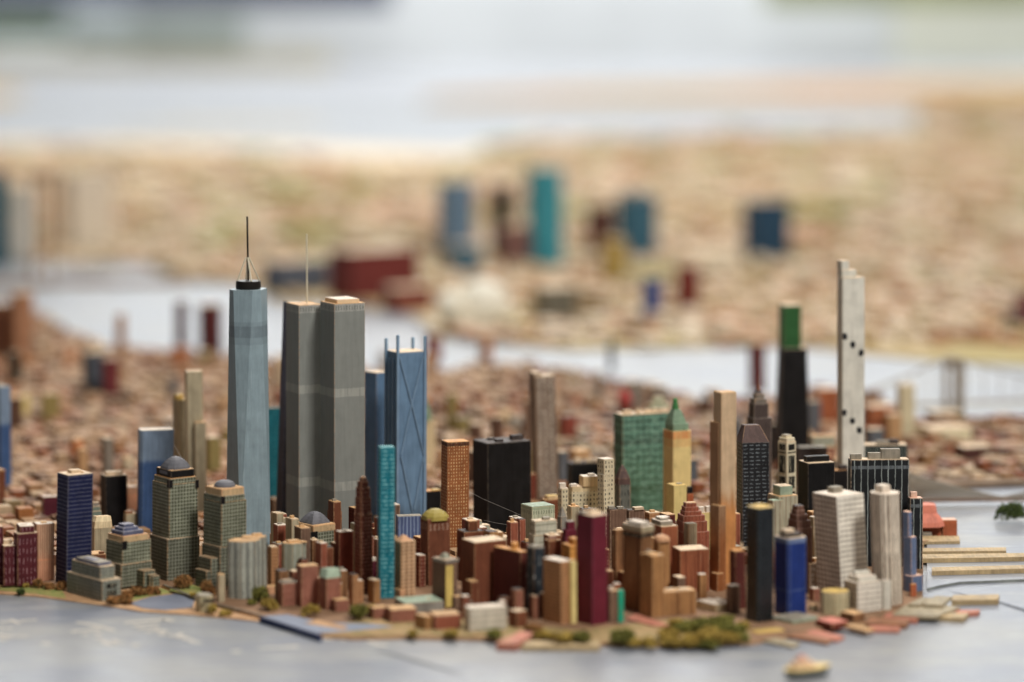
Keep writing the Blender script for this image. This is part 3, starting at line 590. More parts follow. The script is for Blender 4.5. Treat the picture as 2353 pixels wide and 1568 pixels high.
b = B('small_gridded_building', 'small grey gridded building with wings and flat blue cap on the shore', 1383, 153, 234, 279, 1336, M_['wfc_grid_pale'], asp=1.5, zb=0.0016)
b.tier(164, 264, 1304, M_['wfc_grid_pale'], c=230); b.tier(173, 256, 1295, M_['slate_blue'], 'roof_grey', c=226); b.tier(190, 228, 1288, M_['slate_blue'], None)
for y0, y1 in ((1341, 1351), (1358, 1368)): b.panel('R', 0.25, 0.72, y0, y1, 'black_brush', 'window_strip')
b = B('pyramid_gridded_tower', 'tall grey gridded tower with black crown band and faceted grey dome', 1345, 343, 384, 459, 1240, M_['wfc_lower'], D=2.078, asp=1.0, cat='model building')
b.tier(349, 455, 1114, M_['wfc_grid'], None, c=388); b.tier(353, 450, 1101, M_['wfc_grid'], 'roof_orange', c=390); b.tier(358, 446, 1083, M_['black_paint'], 'roof_tan', c=392)
b.loft('faceted_dome', [(36, 1086), (35.5, 1078), (33, 1070), (27, 1062), (19, 1055), (10, 1050), (4, 1048.5)], M_['slate_dome'], ch=0.2, px=402)
for f0, f1, sd in ((-0.02, 0.10, 'R'), (-0.02, 0.12, 'L'), (0.8, 0.9, 'R')): b.panel(sd, f0, f1, 1103, 1121, 'black_paint', 'corner_notch', X0=PX(388, b.D), D=b.D+0.0015)
b = B('domed_gridded_tower', 'grey gridded tower with tan crown and smooth oval grey dome', 1360, 463, 505, 567, 1258, M_['wfc_lower'], D=2.056, asp=1.0)
b.tier(462, 566, 1155, M_['wfc_grid'], None, c=508); b.tier(466, 562, 1141, M_['wfc_grid'], None, c=508); b.tier(470, 560, 1126, M_['wfc_cap'], 'roof_tan', c=508)
b.loft('dome', [(25, 1126), (25.5, 1120), (24, 1113), (19, 1107), (12, 1104), (3, 1103)], M_['slate_dome'], n=28, smooth=True, px=515)
b.wing(455, 484, 510, 1284, M_['wfc_lower'], -0.004, asp=1.0, roof=None); b.wing(448, 474, 500, 1313, M_['wfc_lower'], -0.008, asp=1.0, roof=None); b.panel('R', -0.03, 0.12, 1141, 1159, 'black_paint', 'corner_notch', X0=PX(508, b.D), D=b.D+0.0015)
b = B('striped_octagon_tower', 'squat grey eight sided tower with broad pale vertical stripes near the shore', 1388, 517, 533, 607, 1248, M_['stripe_grey'], 'roof_tan', D=2.008, asp=0.7, ch=0.012)
b.wing(548, 560, 619, 1239, M_['stripe_grey'], 0.022, 'roof_tan', asp=0.5); b.box(556, 590, 1231, 0.9, 'roof_tan'); b.box(578, 604, 1226, 1.1, 'roof_tan')
b = B('beige_annex', 'narrow beige block hugging the left side of the striped eight sided tower', 1386, 497, 503, 517, 1322, M_['khaki'], 'roof_tan', D=2.0)
b = B('round_drum', 'small pale round drum with dark dabs under its rim at the cove mouth', 1410, 443, 466, 495, 1373, M_['drum_stripe'], 'roof_grey', ch=0.009, zb=0.0016)
for f in (0.18, 0.5, 0.78): b.panel('R', f-0.1, f+0.1, 1376, 1385, 'black_paint', 'window_strip')
b = B('dark_low_block', 'dark low block topped with white lint right of the striped eight sided tower', 1365, 616, 620, 642, 1302, M_['black_paint'], 'roof_dark', D=2.06); b.box(622, 638, 1296, 0.4, 'roof_white')
b = B('orange_low_block', 'little orange beige shed behind the moss bushes', 1372, 606, 614, 640, 1350, M_['peach_flat'], 'roof_tan', D=2.03)

# --- the tall steel-blue tower with a spire
D0 = DB(1268); lab = 'tallest steel blue faceted tower with black ring and black spire'
X0, a, bb, th = frame(552, D0, 519, 622, None, 0.95); cx, cy = centre(X0, D0, a, bb, th); FOOT.append((cx, cy, a*0.8))
t = thing('spire_tower', (cx, cy, ZB), lab, 'model building'); org = (cx, cy, ZB)
base = outline(X0, D0, a, bb, th); zt = PZ(664, cy); rt = 43*cy/F
top = []
for i in range(4):
    A, C_ = base[i], base[(i+1) % 4]; mx, my = (A[0]+C_[0])/2-cx, (A[1]+C_[1])/2-cy; l = math.hypot(mx, my); mx, my = mx/l, my/l; tx, ty = -my, mx
    e = 0.0062; top.append(((cx+mx*rt-tx*e, cy+my*rt-ty*e), (cx+mx*rt+tx*e, cy+my*rt+ty*e)))
mb = MB(); zl = ZB+0.02; base2 = base
mb.prism(base, base, ZB, zl, False)
hh = (zt-zl)*1000; wd = a*1000
for i in range(4):
    j = (i+1) % 4; A, C_ = base[i], base[j]; T0, T1 = top[i]; N0 = top[j][0]
    mb.face([(*A, zl), (*C_, zl), (*T1, zt), (*T0, zt)], [(0, 20), (wd, 20), (wd*.6, 20+hh), (wd*.4, 20+hh)], [(wd, hh), (0, hh), (9, 0), (9, 0)])
    mb.face([(*C_, zl), (*N0, zt), (*T1, zt)], [(wd/2, 20), (wd, 20+hh), (0, 20+hh)], [(99, hh), (9, 0), (9, 0)])
mb.face([(*p, zt) for pr in top for p in pr], [(0, 0)]*8, [(99, 99)]*8)
mb.build('body', M_['wtc_steel'], t, org)
def bare(name, rings, mat, smooth=False):
    mb = MB(); mb.loft(rings); return mb.build(name, mat, t, org, smooth=smooth)
rr = 29*cy/F; xr_ = PX(570.5, cy)
bare('crown_ring', [(ngon(xr_, cy, rr*.97, rr*.97, 32), zt-0.0005), (ngon(xr_, cy, rr, rr, 32), PZ(657, cy)), (ngon(xr_, cy, rr*.97, rr*.97, 32), PZ(646, cy)), (ngon(xr_, cy, rr*.9, rr*.9, 32), PZ(645, cy))], P('ring_black', (36, 32, 30), [('streak', 0.05, 0.4, 0.6, (130, 122, 116), 0.5)], wear=0, rough=0.4))
zr = PZ(645, cy); za = PZ(592, cy)
for q in (20, 105, 200, 290):
    ax, ay = cos(radians(q)), sin(radians(q)); mb = MB(); mb.bar((xr_+ax*rr*.88, cy+ay*rr*.88, zr), (PX(568.5, cy)+ax*0.0022, cy+ay*0.0022, za), 0.00115, 8); mb.build('strut', M_['rod_ivory'], t, org)
mb = MB(); mb.bar((PX(570.5, cy), cy, zr), (PX(568, cy), cy, PZ(499, cy)), 0.00135, 10); mb.bar((PX(568, cy), cy, PZ(499.2, cy)), (PX(568, cy), cy, PZ(497.6, cy)), 0.00135, 10, 0.0007); mb.build('spire', M_['rod_black'], t, org)

# --- twin towers and neighbours
b = B('slate_tower', 'slate blue tower tapering upward, tight against the left grey twin', 1286, 651, 664, 700, 696, M_['slate_tower'], 'roof_grey', D=2.30, lean=(0, 0), asp=0.9, taper=1.0)
mbx = b.last.data
for v in mbx.vertices:                       # splay the left side towards the foot
    f = 1-(v.co.z)/(b.z-ZB); v.co.x -= 0.012*max(0, f) if v.co.x < 0 else 0
b = B('twin_tower', 'left grey twin tower with pale bands and a thin ivory mast', 1262, 657, 686.6, 738, 703, M_['twin_grey'], 'roof_tan', D=2.232, th=radians(26))
b.rod('mast', 705.5, 700, 704.6, 538, 0.0011, M_['rod_ivory'])
b = B('twin_tower', 'right grey twin tower with pale bands and a square tan roof plate', 1274, 735.4, 768, 839, 700, M_['twin_grey'], 'roof_tan', D=2.210, asp=1.0)
b.tier(746, 826, 690, M_['twin_cap'], 'roof_white', c=774, part='roof_plate')
b = B('teal_slab', 'dark teal slab seen in the gap between spire tower and slate tower', 1240, 606, 610, 645, 938, M_['teal_dark'], 'roof_grey', D=2.42)
b = B('orange_block', 'small orange brick block at the foot of the gap beside the slate tower', 1260, 617, 620, 636, 1190, M_['brick_orange'], 'roof_wood', D=2.36)
b = B('pale_slab', 'little beige slab below the orange brick block beside the spire tower', 1300, 619, 622, 634, 1228, M_['peach_flat'], 'roof_orange', D=2.20)
b = B('light_blue_slab', 'plain light blue slab between right twin and the braced blue tower', 1250, 836, 864, 895, 858, M_['sky_slab'], 'roof_wood', D=2.33, asp=1.1)
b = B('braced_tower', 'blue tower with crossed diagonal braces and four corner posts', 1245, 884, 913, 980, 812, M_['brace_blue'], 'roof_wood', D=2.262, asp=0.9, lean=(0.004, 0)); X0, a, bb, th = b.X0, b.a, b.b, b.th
nr = (sin(th), -cos(th)); ex = (cos(th), sin(th)); ey = (-sin(th), cos(th))
def onR(px, py, o=0.0012):
    xl = (px-CX)/F; q = (xl*b.D-X0)/(ex[0]-xl*ex[1]); Dm = b.D+q*ex[1]; return (X0+ex[0]*q+nr[0]*o, Dm+ex[1]*0+nr[1]*o, PZ(py, Dm))
for A, C_ in (((916, 822), (944, 928)), ((970, 818), (944, 928)), ((944, 928), (920, 1045)), ((944, 928), (972, 1044)), ((920, 1050), (947, 1178)), ((972, 1048), (950, 1172))):
    mb = MB(); mb.bar(onR(*A), onR(*C_), 0.0013, 6); b.put(mb, 'brace', M_['rod_blue'])
for (i, j, yt) in ((0.0, 0.0, 770), (0.93, 0.0, 772), (0.0, 0.92, 777), (0.92, 0.92, 775)):
    qx = X0+ex[0]*a*i+ey[0]*bb*j; qy = b.D+ex[1]*a*i+ey[1]*bb*j; p = rect(qx-0.0004, qy-0.0012, 0.0036, 0.0036, th); mb = MB(); mb.loft([(p, ZB), (p, PZ(yt, qy)-0.001), (shrink(p, 0.0006), PZ(yt, qy))]); b.put(mb, 'corner_post', M_['rod_blue'])
for f in (0.3, 0.62):
    p = rect(X0+ey[0]*bb*f-0.0008, b.D+ey[1]*bb*f, 0.0024, 0.0024, th); mb = MB(); mb.prism(p, p, ZB, PZ(822, b.D+ey[1]*bb*f)); b.put(mb, 'side_rib', M_['rod_blue'])
b = B('cream_green_tower', 'blurred cream tower with green cone roof peeping out behind the braced tower', 1180, 955, 962, 1002, 966, M_['cream'], None, D=2.62, ch=0.004); b.loft('cone_roof', [(18, 966), (15, 948), (7, 925), (2, 912)], M_['verdigris'], n=16, smooth=True, px=975)
b = B('teal_tower', 'slim bright teal tower with wavy pale dashes in the foreground', 1386, 866, 872, 906, 1030, M_['teal'], P('teal_roof', (90, 150, 156), wear=0), D=2.012, asp=0.9, lean=(0.006, 0))
b = B('red_brown_tower', 'slim red brown tower tapering to a rounded crown left of the teal tower', 1376, 814, 829, 857, 1183, M_['brick_dash'], None, D=2.03, asp=1.0)
b.tier(816, 854, 1146, roof=None); b.tier(818, 852, 1122, roof=None); b.tier(821, 848, 1108, roof=None); b.tier(826, 844, 1100, roof=None); b.tier(829, 841, 1096, M_['peach_flat'], None)
b = B('pyramid_roof_building', 'grey gridded building with tan cornice and concave slate pyramid roof', 1345, 677, 720, 768, 1224, M_['wfc_grid'], None, D=2.105, asp=1.0)
b.tier(675, 771, 1210, M_['wfc_cap'], 'roof_tan', c=720); b.loft('pyramid_roof', [(38, 1211), (38, 1205), (35, 1198), (30, 1192), (23, 1185), (15, 1179), (8, 1176), (3, 1175)], M_['slate_dome'], px=723); b.panel('R', -0.16, 0.2, 1222, 1242, 'black_paint', 'paint_chip')
b = B('pale_octagon_building', 'pale grey green eight sided building in front of the slate pyramid roof', 1362, 641, 657, 709, 1252, M_['grey_green'], 'roof_tan', D=2.045, asp=0.8, ch=0.009); b.box(656, 690, 1241, 0.5, 'roof_tan'); b.box(690, 706, 1246, 0.4, 'roof_tan')
b = B('brick_pair', 'pinkish brick block with a taller right half on the shore', 1410, 638, 648, 690, 1342, M_['brick_pink'], 'roof_grey', D=1.985, asp=0.8); b.wing(680, 692, 732, 1303, M_['brick_pink'], -0.004, 'roof_tan', asp=0.7); b.box(644, 676, 1332, 0.5, 'grey_plain')
b = B('sloped_roof_block', 'pinkish brick block with grey green sloping roof and a low front annex', 1422, 733, 750, 783, 1330, M_['brick_pink'], None, D=1.972, asp=0.9)
mb = MB(); pr = b.p; z = b.z; mb.loft([(pr, z), ([(q[0]*0.85+(b.cx-0.001)*0.15, q[1]*0.4+(b.cy+0.006)*0.6) for q in pr], z+0.0105)]); b.put(mb, 'sloped_roof', M_['roof_green']); b.wing(761, 771, 803, 1381, M_['brick_pink'], -0.012, 'roof_tan', asp=0.8)
b = B('white_capped_brick_tower', 'dark red brick tower with white rooftop cap left of the red brown tower', 1372, 769, 778, 812, 1224, M_['brick_red'], 'roof_white', D=2.05); b.loft('rooftop_drum', [(6, 1224), (6, 1218), (5, 1217)], M_['roof_white'], n=14)
b = B('dark_sliver_block', 'thin dark block with pale roof box wedged between red brown and teal towers', 1378, 848, 852, 866, 1290, M_['maroon'], 'roof_dark', D=2.05); b.box(850, 864, 1281, 0.4, 'roof_white')
b = B('pyramid_topped_tan_tower', 'tan lined tower with small pyramid roof right of the teal tower', 1382, 906, 921, 955, 1245, M_['tan_lines'], None, D=2.018, asp=0.9); b.loft('pyramid_roof', [(23, 1244), (13, 1236), (5, 1230), (2, 1229)], M_['peach_flat'], px=927)
b.wing(905, 920, 932, 1357, M_['peach_flat'], -0.006, 'roof_tan', asp=1.0)
b = B('blue_striped_block', 'slate blue block with pale vertical stripes behind the tan pyramid tower', 1320, 909, 913, 969, 1188, M_['blue_stripe'], 'roof_grey', D=2.14)
b = B('domed_brown_block', 'brown block with olive barrel roof and white streaks under the eaves', 1385, 966, 984, 1035, 1194, M_['brown_dome'], None, D=2.06, asp=0.9)
b.loft('barrel_roof', [(31, 1193), (29, 1184), (22, 1176), (12, 1170), (3, 1168)], M_['olive_roof'], ch=0.22, smooth=True, px=1001)
b = B('speckled_orange_tower', 'orange brown tower speckled with rows of pale dots', 1280, 1012, 1026, 1077, 1018, M_['speckle_orange'], 'roof_orange', D=2.19, asp=0.8)
b = B('low_black_block', 'black block with bare orange wood roof left of the speckled tower', 1236, 957, 968, 1015, 1131, M_['black_paint'], 'roof_orange', D=2.285); b.box(990, 1012, 1124, 0.5, 'roof_gold')
b = B('white_gap_block', 'small white block between speckled tower and big black slab', 1235, 1074, 1077, 1090, 1190, M_['white_plain'], 'roof_white', D=2.31)
b = B('black_slab', 'big plain black slab with three black roof boxes and cobwebs at centre', 1238, 1087, 1121, 1221, 1021, M_['black_paint'], 'roof_dark', D=2.265, asp=0.7)
b.box(1119, 1139, 1006, 0.55, 'roof_dark'); b.box(1136, 1158, 1009, 0.3, 'roof_dark'); b.box(1171, 1204, 999, 0.6, 'roof_dark', dr=0.5)
b = B('hat_roof_block', 'brown striped block with wide hat shaped roof and a yellow front strip', 1404, 992, 1024, 1051, 1294, M_['grey_brown'], None, D=1.982, asp=1.0); b.tier(990, 1054, 1288, M_['grey_plain'], None, c=1024, part='eave'); b.loft('hat_roof', [(26, 1288), (14, 1281), (8, 1273), (3, 1270)], M_['grey_green']); b.panel('R', -0.02, 0.58, 1300, 1396, 'yellow_strip', 'yellow_strip')
b = B('brown_slab', 'reddish brown slab with faint floor lines right of the hat roofed block', 1396, 1060, 1090, 1165, 1248, M_['brown_hatch'], 'roof_wood', D=1.992, asp=0.75)
b = B('stepped_brown_block', 'dark brown stepped block behind the reddish brown slab', 1360, 1049, 1066, 1112, 1224, M_['brown_plain'], 'roof_dark', D=2.075); b.tier(1068, 1098, 1199, roof='roof_tan')
b = B('grey_ziggurat', 'pale grey stepped block with small square top below the black slab', 1330, 1090, 1104, 1141, 1222, M_['grey_green'], D=2.13); b.tier(1092, 1126, 1209, M_['grey_green']); b.tier(1094, 1107, 1197, M_['grey_green'])
b = B('maroon_floor_block', 'maroon block with floor lines and a knobbed orange roof', 1398, 1132, 1195, 1212, 1270, M_['maroon_hatch'], 'roof_orange', D=1.972, asp=1.2, lean=(0.01, 0)); b.loft('roof_knob', [(16, 1270), (15, 1262), (9, 1258), (9, 1248), (7, 1246)], M_['roof_orange'], n=14, px=1181, dy=0.0)
b = B('black_scribbled_block', 'orange brown block with black marks on its face under the black slab', 1300, 1163, 1180, 1198, 1218, M_['peach_flat'], 'roof_green', D=2.17); b.panel('R', 0.2, 0.8, 1222, 1236, 'black_brush', 'window_strip'); b.panel('L', 0.2, 0.8, 1222, 1236, 'black_brush', 'window_strip')
b = B('pale_green_block', 'pale green white block with dark ticks under its roof edge', 1320, 1197, 1223, 1276, 1166, M_['pale_green'], 'roof_green', D=2.13, asp=0.9)
b = B('white_tiered_block', 'off white tiered block in front of the pale green block', 1350, 1214, 1226, 1284, 1232, M_['white_green'], D=2.055); b.tier(1218, 1280, 1199, M_['white_green'], 'roof_wood'); b.box(1244, 1264, 1188, 0.5, 'roof_grey')
b = B('grey_steeple', 'small grey steeple with pointed top left of the plum tower', 1330, 1281, 1290, 1305, 1188, M_['grey_plain'], None, D=2.09, asp=1.0); b.loft('steeple_roof', [(11, 1188), (6, 1176), (1, 1164)], M_['grey_plain'])
b = B('scuffed_black_tower', 'black tower scuffed with grey white smears in the front row', 1436, 1209, 1226, 1252, 1260, M_['splotch_black'], 'roof_grey', D=1.955, asp=1.0); b.box(1216, 1244, 1252, 0.5, 'roof_grey')
b = B('brown_penthouse_block', 'small brown block with open roof box behind the tan rowed tower', 1360, 1252, 1262, 1291, 1244, M_['brown_plain'], 'roof_tan', D=2.02); b.box(1258, 1282, 1236, 0.5, 'brown_plain')
b = B('rowed_tan_tower', 'tan tower with darker floor rows and a white roof in the front row', 1444, 1248, 1290, 1314, 1292, M_['tan_rows'], 'roof_white', D=1.923, asp=1.3); b.wing(1304, 1313, 1326, 1292, M_['yellow_plain'], 0.004, 'roof_gold', asp=1.0)
b = B('orange_tiered_block', 'bright orange tiered block squeezed against the plum tower', 1390, 1289, 1308, 1333, 1256, M_['orange_tiers'], 'roof_orange', D=1.985); b.tier(1304, 1333, 1240, M_['orange_tiers'], 'roof_orange')
b = B('maroon_stepped_block', 'maroon stepped block left behind the plum tower', 1380, 1290, 1300, 1326, 1236, M_['plum'], None, D=2.01); b.tier(1292, 1324, 1218, M_['plum'], None); b.tier(1298, 1322, 1200, M_['plum'], 'roof_grey')
b = B('plum_tower', 'tall plum purple tower with beige roof in the front row', 1447, 1322, 1361, 1396, 1187, M_['plum'], 'roof_wood', D=1.920, asp=1.1, lean=(0.004, 0)); b.box(1328, 1352, 1174, 0.5, 'roof_grey'); b.box(1346, 1378, 1172, 0.6, 'roof_wood')
b = B('grey_annex_block', 'low grey brown block with an emerald green side right of the plum tower', 1441, 1394, 1402, 1422, 1359, M_['grey_brown'], 'roof_tan', D=1.928); b.wing(1415, 1421, 1434, 1358, M_['emerald'], 0.002, None, asp=1.0); b.box(1398, 1410, 1348, 0.5, 'roof_white')
# --- second row behind the centre
b = B('notched_tall_tower', 'tall grey brown tower with white dashes and a notched top leaning right', 1190, 1222, 1238, 1284, 866, M_['grey_brown_dash'], 'roof_wood', D=2.44, asp=0.8, lean=(-0.028, 0)); b.tier(1221, 1252, 858, roof='roof_wood', c=1234)
b = B('slim_rear_tower', 'slim blurred brown tower just left of the notched tall tower', 1150, 1203, 1208, 1222, 922, M_['grey_brown'], 'roof_wood', D=2.75)
b = B('red_edge_slab', 'thin red slab between black slab and notched tall tower', 1200, 1214, 1218, 1232, 1090, M_['brick_red'], 'roof_tan', D=2.42)
b = B('orange_dome_house', 'blurred block with orange dome in the rows behind the black slab', 1100, 1107, 1114, 1136, 985, M_['khaki'], None, D=2.95); b.loft('dome', [(13, 986), (11, 974), (6, 966), (1, 962)], M_['brick_orange'], n=14, smooth=True)
b = B('cream_rear_tower', 'blurred cream stepped tower behind the black slab', 1100, 1136, 1143, 1175, 964, M_['cream'], D=2.95); b.tier(1141, 1176, 944, M_['cream_block'])
b = B('grey_rear_block', 'blurred mauve grey block behind the black slab', 1090, 1166, 1172, 1204, 958, M_['grey_plain'], D=2.88)
b = B('crimson_rear_tower', 'blurred crimson tower with pointed crown behind the green slab', 1080, 1418, 1428, 1453, 924, M_['brick_red'], None, D=2.95); b.loft('pointed_crown', [(17, 924), (14, 910), (7, 896), (2, 890)], P('crimson', (168, 66, 66)), ch=0.25)
b = B('green_slab', 'broad green slab with dark brushed grid and a row of roof boxes', 1192, 1410, 1431, 1540, 955, M_['green_slab'], 'roof_wood', D=2.375, asp=0.38)
for l, r, y, v in ((1430, 1452, 942, 0.3), (1460, 1474, 940, 0.35), (1478, 1498, 940, 0.5), (1497, 1514, 939, 0.6), (1513, 1536, 938, 0.7)): b.box(l, r, y, v, 'roof_wood', dr=0.5)
b = B('stepped_yellow_roof_block', 'pale yellow green stepped roof rising behind the green slab', 1130, 1488, 1498, 1538, 930, M_['pale_green'], D=2.55); b.tier(1499, 1528, 914, M_['pale_green'])
b = B('green_spired_tower', 'yellow tower with orange washed top and green pyramid spire', 1210, 1523, 1546, 1588, 992, M_['yellow'], None, D=2.30, asp=1.0)
b.tier(1527, 1582, 975, M_['verdigris'], None, c=1547, part='roof_collar'); b.loft('pyramid_roof', [(25, 976), (21, 962), (15, 948), (10, 940)], M_['verdigris'], px=1552); b.loft('finial', [(8, 941), (7, 930), (5, 924), (6, 919), (3, 915)], M_['green_finial'], n=10, px=1551)
b = B('yellow_block', 'plain pale yellow block in front of the green spired tower', 1230, 1531, 1548, 1578, 1117, M_['yellow_plain'], 'roof_gold', D=2.225); b.box(1552, 1568, 1110, 0.5, 'roof_grey')
b = B('black_red_chimney_block', 'small red brick block with a black cube top beside the green spired tower', 1240, 1576, 1580, 1594, 1135, M_['brick_orange'], None, D=2.26); b.tier(1577, 1592, 1120, M_['black_paint'], 'roof_dark')
b = B('polka_dot_building', 'cream stepped building with rows of black window dots', 1236, 1304, 1313, 1376, 1131, M_['cream_dots'], None, D=2.215)
b.tier(1305, 1375, 1120, M_['cream'], 'roof_wood'); b.tier(1323, 1376, 1097, M_['cream_block'], 'roof_white', c=1339); b.wing(1281, 1290, 1306, 1124, M_['cream_dots'], -0.006, 'roof_white', asp=1.0); b.box(1283, 1300, 1110, 0.05, 'roof_white', z=PZ(1124, b.D)); b.box(1308, 1326, 1112, 0.2, 'roof_white', z=PZ(1120, b.D)); b.box(1349, 1366, 1088, 0.5, 'roof_white')
b = B('dotted_cream_tower', 'narrow cream tower with black window dots beside the dark pointed roof', 1240, 1374, 1390, 1414, 1057, M_['cream_dots'], 'roof_white', D=2.20, asp=1.0); b.wing(1374, 1389, 1400, 1092, M_['cream_dots'], -0.003, 'roof_grey', asp=1.2)
b = B('black_rear_block', 'black block with pale roof boxes behind the polka dot building', 1180, 1302, 1312, 1382, 1066, M_['black_paint'], 'roof_dark', D=2.44)
for l, r in ((1317, 1336), (1344, 1364), (1366, 1384)): b.box(l, r, 1054, 0.4, 'roof_wood', dr=0.5)
b = B('pointed_roof_hall', 'grey hall with dark windows and a steep dark brown roof by the dotted tower', 1200, 1415, 1424, 1450, 1112, M_['grey_windows'], None, D=2.262, asp=1.0); b.loft('steep_roof', [(18, 1112), (17, 1098), (9, 1080), (2, 1069)], M_['dark_hip'], px=1431)
b = B('beige_roof_block', 'low brown block with a long beige roof box left of the polka dot building', 1230, 1244, 1252, 1284, 1150, M_['brown_plain'], 'roof_tan', D=2.28); b.tier(1251, 1283, 1141, M_['cream_block'], 'roof_gold')
b = B('roof_box_row_block', 'grey brown block with several roof boxes right behind the plum tower', 1300, 1394, 1402, 1440, 1172, M_['grey_brown'], 'roof_dark', D=2.16); b.box(1396, 1412, 1163, 0.4, 'roof_grey'); b.box(1416, 1434, 1164, 0.4, 'roof_grey')
b = B('roof_box_row_block', 'grey brown block with one white roof slab under the green slab', 1290, 1436, 1446, 1482, 1174, M_['grey_brown'], 'roof_dark', D=2.17); b.box(1452, 1480, 1165, 0.4, 'roof_wood')
# --- brown row right of the plum tower
b = B('narrow_wood_slab', 'narrow light brown slab left of the corniced brown tower', 1400, 1409, 1416, 1434, 1219, M_['wood_brown'], 'roof_tan', D=2.02)
b = B('corniced_brown_tower', 'brown wood grained tower with white cornice slab right of the plum tower', 1416, 1430, 1474, 1499, 1224, M_['wood_brown'], None, D=1.968, asp=1.4); b.tier(1427, 1503, 1212, M_['khaki'], 'roof_white', c=1474, part='cornice'); b.tier(1438, 1492, 1203, M_['grey_plain'], 'roof_white'); b.panel('R', 0.0, 1.0, 1226, 1233, 'black_brush', 'dark_band'); b.panel('L', 0.0, 1.0, 1226, 1233, 'black_brush', 'dark_band')
b = B('tiered_white_roof_block', 'brown block with tiered white roof behind the corniced brown tower', 1380, 1490, 1520, 1558, 1212, M_['wood_red'], 'roof_wood', D=2.06); b.tier(1496, 1546, 1200, M_['roof_grey'], 'roof_white'); b.tier(1505, 1536, 1192, M_['roof_grey'], 'roof_white')
b = B('arch_top_block', 'tan block with a rounded arch top in the brown row', 1400, 1502, 1514, 1540, 1242, M_['wood_tan'], None, D=2.0, asp=0.8); b.loft('arched_roof', [(19, 1243), (18, 1236), (13, 1231), (5, 1228)], M_['peach_flat'], ch=0.2, smooth=True)
b = B('tan_front_tower', 'tan and brown wood tower with roof boxes in front of the corniced tower', 1430, 1469, 1499, 1526, 1279, M_['wood_tan'], 'roof_tan', D=1.945, asp=1.1); b.box(1482, 1496, 1264, 0.6, 'roof_grey'); b.box(1476, 1512, 1270, 0.4, 'roof_tan')
b = B('wide_tan_block', 'wide low wood grained block with roof slabs at the park edge', 1428, 1510, 1525, 1600, 1362, M_['wood_tan'], 'roof_tan', D=1.952, asp=0.5); b.box(1526, 1550, 1355, 0.5, 'roof_wood'); b.box(1556, 1586, 1353, 0.5, 'roof_wood')
b = B('brick_ziggurat', 'terracotta stepped ziggurat building behind the reddish wood block', 1330, 1553, 1569, 1630, 1224, M_['brick_tiers'], None, D=2.105, asp=0.8)
b.tier(1554, 1625, 1200, roof=None); b.tier(1556, 1620, 1186, roof=None); b.tier(1562, 1612, 1176, roof=None); b.tier(1565, 1605, 1166, roof=None); b.tier(1569, 1600, 1157, roof='roof_tan')
b = B('reddish_wood_block', 'reddish wood grained block with flat pale roof in the brown row', 1365, 1544, 1563, 1630, 1266, M_['wood_red'], 'roof_wood', D=2.035, asp=0.8)
b = B('pale_yellow_stack', 'pale yellow block with pale roof boxes behind the terracotta ziggurat', 1300, 1596, 1606, 1640, 1180, M_['yellow_plain'], 'roof_wood', D=2.16); b.box(1602, 1618, 1165, 0.4, 'roof_white'); b.box(1618, 1636, 1163, 0.5, 'roof_white')
b = B('stepped_tan_tower', 'tall bare tan wooden tower with a lower left step and orange foot', 1368, 1637, 1656, 1691, 904, M_['tan_tower'], 'roof_tan', D=2.045, asp=0.9, lean=(0.004, 0))
b.wing(1629, 1650, 1662, 972, M_['tan_tower_dark'], 0.004, 'roof_tan', asp=1.6); b.wing(1632, 1652, 1668, 1164, M_['tan_tower_dark'], -0.006, 'roof_tan', asp=1.4); b.wing(1633, 1648, 1664, 1320, M_['tan_tower_dark'], -0.012, 'roof_tan', asp=1.2)
b = B('cream_roof_box_house', 'low cream block with roof boxes behind the moss park', 1414, 1599, 1645, 1678, 1391, M_['cream'], 'roof_white', D=1.965, asp=1.2)
for l, r, v in ((1604, 1620, 0.5), (1622, 1638, 0.7), (1640, 1656, 0.8), (1646, 1668, 0.4)): b.box(l, r, 1379, v, 'roof_white')
b = B('hip_roof_black_tower', 'black tower with white dash windows and a sloping hipped top', 1262, 1692, 1706, 1769, 1018, M_['black_dash'], None, D=2.20, asp=0.8)
mb = MB(); pr = b.p; z = b.z; mb.loft([(pr, z), ([(q[0]*0.55+(b.cx-0.006)*0.45, q[1]*0.35+b.cy*0.65) for q in pr], PZ(976, b.cy))]); b.put(mb, 'hipped_roof', M_['dark_hip'])
b = B('gothic_spire_tower', 'dark brown stepped gothic tower with a copper needle spire', 1200, 1714, 1730, 1772, 962, M_['gothic'], None, D=2.31, asp=0.9)
b.tier(1718, 1764, 929, M_['gothic'], None); b.tier(1721, 1760, 917, M_['gothic_pale'], None); b.tier(1727, 1755, 906, M_['gothic_pale'], None); b.loft('pyramid_roof', [(12, 906), (8, 901), (4, 894)], M_['gothic'], px=1740); b.loft('needle_spire', [(5, 897), (4, 889), (1.6, 880), (1.1, 872), (0.6, 860)], M_['copper'], n=8, px=1740)
b = B('ivory_brushed_tower', 'slim ivory tower with black brushed window panels', 1260, 1788, 1809, 1831, 1017, M_['ivory_black'], 'roof_wood', D=2.242, asp=1.0); b.tier(1791, 1828, 1008, M_['ivory_black'], None); b.tier(1796, 1821, 1001, M_['ivory_black'], 'roof_grey')
for y0, y1 in ((1021, 1034), (1047, 1086), (1095, 1122), (1130, 1160)):
    for sd in 'RL': b.panel(sd, 0.18, 0.80, y0, y1, 'black_brush', 'window_panel')
for sd in 'RL': b.panel(sd, 0.1, 0.9, 1038.5, 1041, 'black_brush', 'window_panel')
b = B('black_block', 'plain black tower with a long roof box right of the ivory tower', 1262, 1834, 1856, 1918, 1066, M_['black_paint'], 'roof_wood', D=2.20, asp=0.8); b.box(1846, 1906, 1047, 0.5, 'black_paint', dr=0.3)
